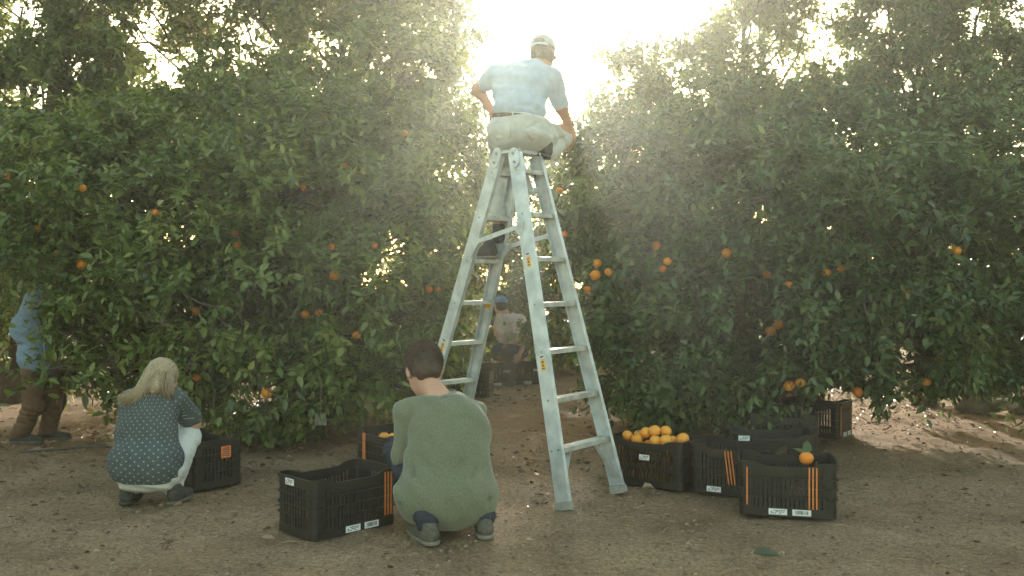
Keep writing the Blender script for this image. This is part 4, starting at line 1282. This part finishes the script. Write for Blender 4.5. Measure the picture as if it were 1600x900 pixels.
    patch(tro, [(818, 202), (846, 190), (855, 210), (830, 222)], .005, 'pocket', M['khaki'], tro, o3)
    # belt
    pts = []
    wc = Wp(812, 186, 6.02)
    for k in range(25):
        a = 2 * math.pi * k / 24
        pts.append(wc + np.array((.180 * math.cos(a), .140 * math.sin(a), -.020 * math.cos(a) - .004)))
    bm = MB(); n = len(pts)
    for k in range(n - 1):
        bm.bar(pts[k], pts[k + 1], .030, .006)
    be = bm.build('belt', M['belt'], root, o3)
    for k in (17, 20): bm2 = MB().box(pts[k] + np.array((0, -.008, 0)), (.006, .006, .024)).build('belt_loop', M['khaki'], be, o3)
    # sock, shoes
    s_ = Fig(.02); s_.cone(an[0] + np.array((0, 0, -.01)), an[0] + np.array((0, 0, -.085)), .043, .045)
    fig_obj('sock', [(s_, .007)], M['shoe_dark'], root, o3)
    zt = .345 + .288 * 4 + .004
    p_ = at(LN0, LN1, zt) * .42 + at(LF0, LF1, zt) * .58
    shoe('shoe', (p_[0] + .055, p_[1] - .03, zt), (p_[0] - .10, p_[1] + .16, zt), root, o3, M['shoe_dark'], M['sole'], 1.0)
    shoe('shoe', (.235, 5.985, 2.165), (.10, 6.10, 2.20), root, o3, M['shoe_dark'], M['shoe_dark'], .9, (.3, .1, 1))
    # hair and cap
    hf = Fig(.015); hf.ell(T(0, -.020, -.010), (.083, .098, .080), A); hf.cut(T(0, .03, 0), A[1]); hf.cut(T(0, 0, -.075), -A[2])
    hf.fold = lambda P: .002 * sin_noise(P, 180, 3)
    fig_obj('hair', [(hf, .006)], M['hair_grey'], root, o3)
    cf = Fig(.015); cf.ell(T(0, -.012, .045), (.090, .110, .088), A); cf.cut(T(0, -.02, .028), -A[2] - A[1] * .10)
    cf.fold = folds(81, .0015, 20)
    co = fig_obj('cap', [(cf, .006)], M['cap'], root, o3)
    vf = Fig(.01); vf.ell(T(0, .13, .03), (.070, .070, .012), A); fig_obj('visor', [(vf, .005)], M['cap'], co, o3)
    # back opening with strap
    of = Fig(.008); of.ell(T(0, -.095, .050), (.042, .034, .030), A); fig_obj('opening', [(of, .005)], M['hair_grey'], co, o3)
    stp = [T(.085 * math.sin(a), -.012 - .116 * math.cos(a), .030) for a in np.linspace(-.75, .75, 9)]
    sb = MB()
    for k in range(8): sb.bar(stp[k], stp[k + 1], .016, .004, A[2])
    sb.build('strap', M['tee'], co, o3)
person_ladder()

# ---- far picker between the trees
def person_far():
    o3 = G(790, 594); o3[1] = 12.35; o3[0] = (790 - 800) / FPX * 12.35; root = empty('person', o3)
    tag(root, 'distant person in a faded lilac top and blue cap, squatting behind the far crates', 'person', 'pickers in the grove')
    Y = 12.35; w = lambda px, py, dy=0.: Wp(px, py, Y + dy)
    hc = w(782, 477, .10); pel = w(789, 550); chest = w(797, 508, .06); nb = w(789, 489, .08)
    b = Fig(.03); A, T = head(b, hc, (-.5, .8, -.2), (0, .2, 1), 1.0)
    b.cone(nb, hc - A[2] * .05, .055, .05)
    sh = [w(782, 496, .08), w(814, 500, .08)]; el = [w(777, 520, .2), w(825, 530, .0)]; wr = [w(787, 540, .35), w(812, 553, -.12)]
    hp = [pel + np.array((-.09, 0, 0)), pel + np.array((.09, 0, 0))]; kn = [w(780, 548, .38), w(822, 552, .25)]; an = [w(784, 585, .12), w(812, 585, .05)]
    b.chain([pel, chest, nb], (.085, .08, .045))
    for s in (0, 1): b.chain([chest, sh[s], el[s], wr[s]], (.07, .048, .042, .027)); b.chain([hp[s], kn[s], an[s]], (.08, .06, .045))
    hands = [hand(wr[0], (.3, .8, -.5), (0, .4, 1), -1, .5), hand(wr[1], (-.5, -.2, -1), (0, -1, .2), 1, .5)]
    fig_obj('body', [(b, .011)] + [(h, .006) for h in hands], M['skin'], root, o3)
    t = Fig(.05); t.ell(w(796, 520, .03), (.175, .13, .19)); t.ell(w(798, 503, .06), (.19, .12, .12))
    t.cone(sh[0], sh[0] + (el[0] - sh[0]) * .6, .07, .068); t.cone(sh[1], sh[1] + (el[1] - sh[1]) * .6, .07, .068)
    t.fold = folds(91, .006, 10, (1, .2, .5)); t.cut(w(795, 541), (-.2, -.1, -1))
    fig_obj('top', [(t, .011)], M['lilac'], root, o3)
    q = Fig(.04); q.ell(pel, (.18, .15, .13))
    for s in (0, 1): q.chain([hp[s], hp[s] + (kn[s] - hp[s]) * .75], (.11, .085))
    fig_obj('shorts', [(q, .011)], M['navy'], root, o3)
    for s in (0, 1): shoe('shoe', (an[s][0], an[s][1] - .06, 0), (an[s][0] + .03, an[s][1] + .2, 0), root, o3, M['shoe_dark'], M['sole'])
    cf = Fig(.015); cf.ell(T(0, -.01, .04), (.092, .11, .09), A); cf.cut(T(0, 0, .02), -A[2])
    co = fig_obj('cap', [(cf, .009)], M['cap_blue'], root, o3)
    vf = Fig(.01); vf.ell(T(0, .13, .03), (.07, .07, .012), A); fig_obj('visor', [(vf, .007)], M['cap_blue'], co, o3)
    hf = Fig(.015); hf.ell(T(0, -.03, -.01), (.084, .09, .08), A); hf.cut(T(0, .02, 0), A[1]); fig_obj('hair', [(hf, .01)], M['hair_dark'], root, o3)
person_far()

# ---- person in blue reaching into the tree at the left edge
def person_blue():
    Y = 7.55; w = lambda px, py, dy=0.: Wp(px, py, Y + dy)
    o3 = w(58, 690); o3[2] = 0; root = empty('person', o3)
    tag(root, 'person in a blue shirt and brown trousers bending into the leaves, left edge', 'person', 'pickers in the grove')
    pel = w(62, 560); mid = w(50, 515); chest = w(60, 475); nb = w(85, 455, .02); hc = w(118, 452, .03)
    b = Fig(.03); A, T = head(b, hc, (.95, .15, -.25), (.3, 0, .95), 1.0)
    b.cone(nb, hc - A[2] * .05 - A[1] * .02, .055, .052)
    sh = [w(82, 462, .14), w(82, 466, -.14)]; el = [w(112, 470, .22), w(112, 476, -.10)]; wr = [w(146, 445, .25), w(146, 452, .05)]
    hp = [pel + np.array((0, .09, 0)), pel + np.array((0, -.09, 0))]; kn = [w(86, 625, .12), w(54, 632, -.08)]; an = [w(74, 676, .12), w(30, 680, -.05)]
    b.chain([pel, mid, chest, nb], (.085, .085, .08, .045))
    for s in (0, 1): b.chain([chest, sh[s], el[s], wr[s]], (.07, .05, .042, .027)); b.chain([hp[s], kn[s], an[s]], (.08, .06, .042))
    hands = [hand(wr[0], (.8, 0, .5), (0, .3, 1), 1, .5), hand(wr[1], (.8, 0, .5), (0, -.3, 1), -1, .5)]
    fig_obj('body', [(b, .010)] + [(h, .005) for h in hands], M['skin_tan'], root, o3)
    t = Fig(.05); t.ell(w(62, 556), (.162, .19, .22)); t.ell(w(50, 512), (.155, .18, .18)); t.ell(w(64, 473), (.135, .19, .13), frame((.6, 0, .8), (-.8, 0, .6))); 
    for s in (0, 1): t.cone(sh[s], el[s], .068, .056); t.cone(el[s], el[s] + (wr[s] - el[s]) * .7, .056, .044)
    t.fold = folds(93, .006, 10, (.3, .2, 1)); t.cut(w(60, 585), (-.05, 0, -1))
    fig_obj('shirt', [(t, .010)], M['denim'], root, o3)
    q = Fig(.03); q.ell(pel, (.10, .13, .10))
    for s in (0, 1): q.chain([hp[s] + np.array((-.01, 0, -.03)), kn[s], an[s]], (.088, .084, .068))
    q.fold = folds(95, .007, 16, (.2, .2, 1)); q.cut((0, 0, .05), (0, 0, -1))
    fig_obj('trousers', [(q, .010)], M['brown_cloth'], root, o3)
    for s in (0, 1): shoe('shoe', (an[s][0] - .07, an[s][1], 0), (an[s][0] + .2, an[s][1] + .02, 0), root, o3, M['shoe_dark'], M['shoe_grey'])
    hf = Fig(.015); hf.ell(T(0, -.02, .03), (.086, .104, .098), A); hf.cut(T(0, .06, .02), A[1] - A[2] * .3); fig_obj('hair', [(hf, .009)], M['hair_dark'], root, o3)
person_blue()
CULL += [(40, 520, 30, 68, 7.45, .15), (62, 462, 16, 14, 7.5, .35), (792, 525, 22, 46, 12.2, .28), (790, 585, 60, 26, 11.5, .05), (620, 593, 30, 18, 11.4, .15), (50, 650, 40, 48, 7.5, .10), (1306, 648, 44, 46, 8.1, .0), (1340, 650, 30, 40, 9.0, .25), (1232, 624, 26, 13, 8.9, .02), (1545, 640, 60, 22, 9.5, .12), (1470, 640, 90, 22, 12, .25)]

# ------------------------------------------------------------------ oranges on the trees
HANG = [  # px, py, diameter px, tree, label
 (523, 430, 17, 'L', 'bright orange hanging at mid height near the middle of the left tree'), (304, 486, 16, 'L', 'round orange in the left tree above the blond head, to its right'),
 (128, 414, 17, 'L', 'dull orange in the left tree above the bending person in blue'), (129, 294, 13, 'L', 'small orange high at the left of the left tree'),
 (557, 524, 14, 'L', 'orange low on the right of the left tree, above the crate row'), (477, 491, 14, 'L', 'left one of two oranges side by side in the left tree'),
 (498, 488, 12, 'L', 'right one of two oranges side by side in the left tree'), (417, 614, 18, 'L', 'lowest orange of the left tree, near the ground'),
 (308, 590, 14, 'L', 'shaded orange just right of the blond head'), (712, 500, 12, 'L', 'orange beside the left ladder rail'),
 (475, 294, 11, 'L', 'small orange in the upper middle of the left tree'), (366, 365, 12, 'L', 'upper orange of a close pair in the left tree'), (370, 383, 11, 'L', 'lower orange of a close pair in the left tree'),
 (243, 332, 11, 'L', 'small shaded orange at the upper left of the left tree'), (88, 396, 11, 'L', 'small orange left of the dull one above the person in blue'), (58, 357, 9, 'L', 'tiny orange near the left edge of the left tree'),
 (518, 386, 9, 'L', 'small red orange right above the bright middle one'), (585, 384, 10, 'L', 'small shaded orange at the right of the left tree'), (670, 452, 12, 'L', 'left orange of two near the ladder at the edge of the left tree'), (684, 453, 10, 'L', 'right orange of two near the ladder at the edge of the left tree'),
 (540, 258, 10, 'L', 'faint orange in the pale upper leaves of the left tree'), (632, 208, 10, 'L', 'highest orange of the left tree, in the sun glow'),
 (12, 277, 15, 'D', 'upper orange at the left edge of the picture'), (10, 376, 12, 'D', 'lower orange at the left edge of the picture'),
 (1216, 507, 20, 'R', 'large bright orange of the pair in the right tree'), (1204, 517, 16, 'R', 'smaller orange tucked under the large bright one in the right tree'),
 (933, 411, 14, 'R', 'upper orange of the trio beside the ladder'), (930, 430, 17, 'R', 'lower left orange of the trio beside the ladder'), (951, 425, 13, 'R', 'right orange of the trio beside the ladder'),
 (1025, 384, 14, 'R', 'upper orange of three in the left part of the right tree'), (1043, 408, 13, 'R', 'middle orange of three in the left part of the right tree'), (1035, 420, 12, 'R', 'lowest orange of three in the left part of the right tree'),
 (1136, 396, 17, 'R', 'lone red orange in the upper middle of the right tree'), (1198, 429, 14, 'R', 'orange above the bright pair in the right tree'), (1291, 426, 14, 'R', 'left orange of two behind a pale leaf spray'), (1313, 420, 12, 'R', 'right orange of two behind a pale leaf spray'),
 (1417, 459, 16, 'R', 'dull orange in the shaded right half of the right tree'), (1494, 392, 16, 'R', 'orange high at the right side of the right tree'), (1233, 603, 18, 'R', 'left orange of two hanging over the red crate'), (1251, 598, 16, 'R', 'right orange of two hanging over the red crate'),
 (1340, 612, 16, 'R', 'shaded orange hanging beside the lone sunlit crate'), (1448, 597, 13, 'R', 'orange low above the sunlit ground at right'), (1466, 562, 12, 'R', 'yellowish orange in the low right leaves'), (918, 452, 11, 'R', 'small orange below the trio beside the ladder'), (1060, 428, 10, 'R', 'small orange right of the three in the right tree'),
 (837, 316, 12, 'H', 'orange seen between the upper ladder steps'), (874, 298, 12, 'R', 'orange at the right ladder rail, upper'), (882, 366, 11, 'R', 'orange at the right ladder rail, lower'), (1232, 445, 9, 'R', 'tiny orange near the middle of the right tree')]
def proj(p): return 800 + p[:, 0] / p[:, 1] * FPX, 450 - (p[:, 2] - CAMH) / p[:, 1] * FPX
keys = {'L': 'orange_tree101', 'R': 'orange_tree105', 'D': 'orange_tree104', 'H': 'orange_tree108'}
for (px, py, dia, tk, lab) in HANG:
    T = TREES[keys[tk]]; x, y = proj(T['A']['p'])
    near = (np.abs(x - px) < 26) & (np.abs(y - py) < 26)
    if near.sum() < 8: near = (np.abs(x - px) < 60) & (np.abs(y - py) < 60)
    Y = float(np.quantile(T['A']['p'][near, 1], .10)) if near.sum() else float(T['A']['p'][:, 1].mean())
    r = min(max(dia * .5 * Y / FPX, .030), .046)
    p = Wp(px, py, Y)
    dull = dia < 13 or 'shaded' in lab or 'dull' in lab  # oranges labelled shaded get the darker peel too: shade painted in
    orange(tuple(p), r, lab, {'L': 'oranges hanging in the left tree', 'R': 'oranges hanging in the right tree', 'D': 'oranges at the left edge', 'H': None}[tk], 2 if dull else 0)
    rp = r / Y * FPX
    CULL.append((px, py, rp * (1.05 if dull else 1.3), rp * (1.0 if dull else 1.25), Y + .03, .25 if dull else .08))

# ------------------------------------------------------------------ crowns
LEAF_SHARED = {}
for i, (key, T) in enumerate(TREES.items()):
    A = cull(T['A'], 900 + i)
    if T['nleaf']:
        r = np.random.default_rng(T['seed'])
        x, y = proj(A['p'])
        score = A['l'] / A['p'][:, 1] * (np.abs(np.sum(A['n'] * norm(A['p'] - np.array((0, 0, CAMH))), 1)) ** .5)
        vis = (x > 0) & (x < 1600) & (y > 120) & (y < 660) & (A['p'][:, 1] < np.quantile(A['p'][:, 1], .10))
        cand = np.where(vis)[0]
        cand = cand[np.argsort(-score[cand])][:T['nleaf'] * 4]
        pick = r.choice(cand, min(T['nleaf'], len(cand)), replace=False)
        if T['mat'] not in LEAF_SHARED: LEAF_SHARED[T['mat']] = [single_leaf(t_, M[T['mat']], k) for k, t_ in enumerate((.4, .55, .72, .85))]
        for j in pick:
            o = link('leaf', LEAF_SHARED[T['mat']][min(int(A['t'][j] * 5), 3)], T['root'])
            d, n = A['d'][j], A['n'][j]; s = np.cross(n, d); L = A['l'][j]
            p = A['p'][j] - T['o']
            o.matrix_local = Matrix(((d[0] * L, s[0] * L, n[0] * L, p[0]), (d[1] * L, s[1] * L, n[1] * L, p[1]), (d[2] * L, s[2] * L, n[2] * L, p[2]), (0, 0, 0, 1)))
        m = np.ones(len(A['l']), bool); m[pick] = False
        A = {q: v[m] for q, v in A.items()}
    A = dict(A); A['p'] = A['p'] - T['o']
    o = link('crown', leaf_mesh('crown', A, M[T['mat']]), T['root'])
    o['kind'] = 'stuff'
    print('CROWN', key, len(A['l']))

# ------------------------------------------------------------------ ground litter
def litter(name, label, cat, n, xr, yr, size, mat, seed, dens=None, flat=.35, tint=(.0, 1.0)):
    r = np.random.default_rng(seed)
    x = r.uniform(*xr, n); y = r.uniform(*yr, n)
    if dens is not None:
        k = r.random(n) < dens(x, y); x, y = x[k], y[k]
    n = len(x); a = r.uniform(0, 6.28, n)
    d = np.stack([np.cos(a), np.sin(a), r.normal(0, .12, n)], 1); d = norm(d)
    up = np.stack([r.normal(0, flat, n), r.normal(0, flat, n), np.ones(n)], 1)
    nn = norm(up - d * (up * d).sum(1, keepdims=True))
    l = r.uniform(*size, n)
    A = dict(p=np.stack([x, y, ground_h(x, y) + .006 + r.random(n) * .006], 1), d=d, n=nn, l=l, w=l * r.uniform(.3, .62, n), f=r.uniform(.1, .7, n), t=r.uniform(*tint, n))
    o = link(name, leaf_mesh(name, A, mat)); tag(o, label, cat, kind='stuff')
def dn(x, y):
    p = np.stack([x, y, 0 * x], 1); q = np.clip(.35 + .45 * sin_noise(p, 2.6, 77), .04, 1)
    return np.clip((y - 5.6) / 2.2, .20, 1) * q
litter('leaf_litter', 'dry brown leaf litter under and behind the trees', 'leaf litter', 26000, (-6, 7), (4, 13.5), (.025, .07), M['dry'], 5, dn)
litter('ground_specks', 'small pale crumbs of straw and leaf on the near dirt', 'litter', 5000, (-4, 4), (3.4, 6.8), (.008, .030), M['dry'], 6, None, .4, (.0, 1))

def straw(n, seed):
    r = np.random.default_rng(seed); mb = MB()
    for _ in range(n):
        x, y = r.uniform(-4.5, 5), r.uniform(3.6, 10); a = r.uniform(0, 6.28); L = r.uniform(.03, .13)
        p = np.array((x, y, .004)); e = p + np.array((math.cos(a), math.sin(a), 0)) * L; m_ = (p + e) / 2 + np.array((r.normal(0, .008), r.normal(0, .008), .006))
        mb.tube([p, m_, e], .0018, 3)
    o = mb.build('fallen_twigs', M['pole'], None); tag(o, 'thin fallen twigs and straw scattered on the dirt', 'twigs', kind='stuff')
straw(900, 4)
def pebbles(n, seed):
    r = np.random.default_rng(seed); V, F = [], []
    base = np.array([(0, 0, .6), (1, 0, 0), (.3, .95, 0), (-.8, .6, 0), (-.8, -.6, 0), (.3, -.95, 0)])
    tri = [(0, 1, 2), (0, 2, 3), (0, 3, 4), (0, 4, 5), (0, 5, 1)]
    for i in range(n):
        x, y = r.uniform(-5, 5), r.uniform(3.4, 11); s = abs(r.normal(.006, .005)) + .003
        v = base * s * r.uniform(.6, 1.3, (6, 3)) + np.array((x, y, float(ground_h(np.array([x]), np.array([y]))[0]) + .001))
        V.append(v); F += [tuple(a + 6 * i for a in t) for t in tri]
    o = link('pebbles', new_mesh('pebbles', np.concatenate(V), F, M['clod'])); tag(o, 'tiny clods and pebbles on the dirt', 'pebbles', kind='stuff')
pebbles(7000, 8)

def fallen_leaf(px, py, size, rz, tint, label, mat='dry', curl=.5):
    A = dict(p=np.zeros((1, 3)), d=np.array([[1., 0, 0]]), n=np.array([[0, 0, 1.]]), l=np.array([1.]), w=np.array([.55]), f=np.array([curl]), t=np.array([tint]))
    me = leaf_mesh('fallen_leaf', A, M[mat])
    g = G(px, py); o = link('fallen_leaf', me, None, (g[0], g[1], .022 + .16 * size)); o.scale = (size,) * 3; o.rotation_euler = (R(18), 0, R(rz))
    tag(o, label, 'leaf', 'single leaves fallen on the near dirt')
for a in [(1176, 880, .15, 14, .06, 'broad dull green leaf lying flat on the dirt at the bottom right', 'leaf_blue', .2), (1003, 772, .10, 20, .95, 'crumpled pale leaf beside the crate heaped with oranges', 'dry', .8), (288, 797, .07, 200, 1., 'pale bent leaf behind the shoes of the crouching woman', 'dry', .9),
          (145, 872, .045, 60, 1., 'small pale leaf at the bottom left', 'dry', .6), (615, 875, .05, 100, 1., 'white scrap of leaf in front of the grey shoe', 'dry', .7), (408, 850, .07, 10, .9, 'long straw coloured leaf before the empty crate', 'dry', .3), (822, 853, .045, 30, 1., 'small pale leaf before the ladder, right of the man in green', 'dry', .6),
          (1400, 790, .05, 150, 1., 'pale leaf on the dirt right of the nearest right crate', 'dry', .6), (420, 740, .05, 80, .35, 'brown leaf on the dirt left of the empty crate', 'dry', .5), (95, 812, .05, 170, .1, 'dark brown leaf at the lower left', 'dry', .4)]:
    fallen_leaf(*a)

# stones at the right
def rock(c, r, label, seed, squash=.6):
    f = Fig(.05); rg = np.random.default_rng(seed)
    for _ in range(5):
        f.ell(np.array(c) + rg.normal(0, 1, 3) * np.array(r) * .33, np.array(r) * rg.uniform(.5, .8, 3))
    f.fold = lambda P: .010 * sin_noise(P, 18, seed) + .005 * sin_noise(P, 50, seed + 1)
    f.cut((0, 0, -.03), (0, 0, -1))
    o3 = np.array((c[0], c[1], 0.)); o = fig_obj('stone', [(f, .018)], M['rock'], None, o3); o.location = o3
    tag(o, label, 'stone', 'stones at the field edge')
g = G(1542, 646); rock((g[0], g[1] + .1, .08), (.24, .16, .10), 'flat grey stone lying on the sunlit dirt at the right', 3)
g = G(1596, 647); rock((g[0] + .06, g[1] + .1, .06), (.14, .12, .08), 'smaller grey stone cut by the right picture edge', 4)

# leaf pair on the single orange (crate at right)
for k, (dx, rz, tlt) in enumerate(((.0, 75, 55), (-.01, 130, 25))):
    o = link('leaf', LEAF_SHARED['leaf_blue'][k + 1], oo); L_ = .105 / (oo.scale[0]) ; o.location = (.012, .02, .01); o.scale = (L_, L_ * 1.1, L_)
    o.rotation_euler = (0, R(-tlt), R(rz))
oo.rotation_euler = (0, 0, 0)

# hanging tag, pole, hose
p = Wp(501, 655, 7.0)
pt = MB(); r = random.Random(3)
gx = [[p + np.array((-.045 + .03 * i + r.uniform(-.006, .006), r.uniform(-.012, .012), .045 - .03 * j + r.uniform(-.006, .006))) for i in range(4)] for j in range(4)]
V = [v for row in gx for v in row]; V += [v + np.array((0, .002, 0)) for v in V]
F = [(4 * j + i, 4 * j + i + 1, 4 * j + i + 5, 4 * j + i + 4) for j in range(3) for i in range(3)]; F += [tuple(16 + q for q in f[::-1]) for f in F]
root = empty('hanging_tag', p); tag(root, 'crumpled pale tag hanging on a string under the left tree', 'tag')
MB().add(V, F).build('sheet', M['dirty_paper'], root, p); MB().tube([p + np.array((0, 0, .045)), p + np.array((.004, 0, .30))], .0022, 4).build('string', M['pole'], root, p)
a, b = Wp(-6, 560, 7.9), Wp(40, 474, 7.9)
o = MB().tube(wobble(a + (a - b) * 1.0, b + (b - a) * .4, 6, .008, 3), [.016, .015, .015, .014, .013, .012, .011], 8).build('pole', M['pole'], None, None, True)
tag(o, 'thin bleached pole leaning behind the person in blue', 'pole')
pts = [np.array((x, 7.2 + .06 * math.sin(x * 5.1) + .05 * (x + 3.4), .006 + .008 * math.sin(x * 7))) for x in np.linspace(-3.9, -2.7, 24)]
o = MB().tube(pts, .009, 6).build('drip_hose', M['hose'], None, None, True); tag(o, 'thin dusty irrigation hose on the dirt left of the blond person', 'hose')

# ------------------------------------------------------------------ haze: sunlit air, also standing in for lens veiling glare
hz = MB().box((0, 14, 4.0), (30, 26, 5.0)).build('haze', None)
m, nt, out = mat_new('haze_air')
pv = nt.nodes.new('ShaderNodeVolumePrincipled')
pv.inputs['Color'].default_value = (.97, .975, .84, 1)
pv.inputs['Density'].default_value = HAZE_DENSITY
pv.inputs['Anisotropy'].default_value = HAZE_G
nt.links.new(pv.outputs[0], out.inputs['Volume'])
hz.data.materials.append(m)
tag(hz, 'pale sunlit haze in the grove air, also standing in for lens glare', 'haze', kind='stuff')
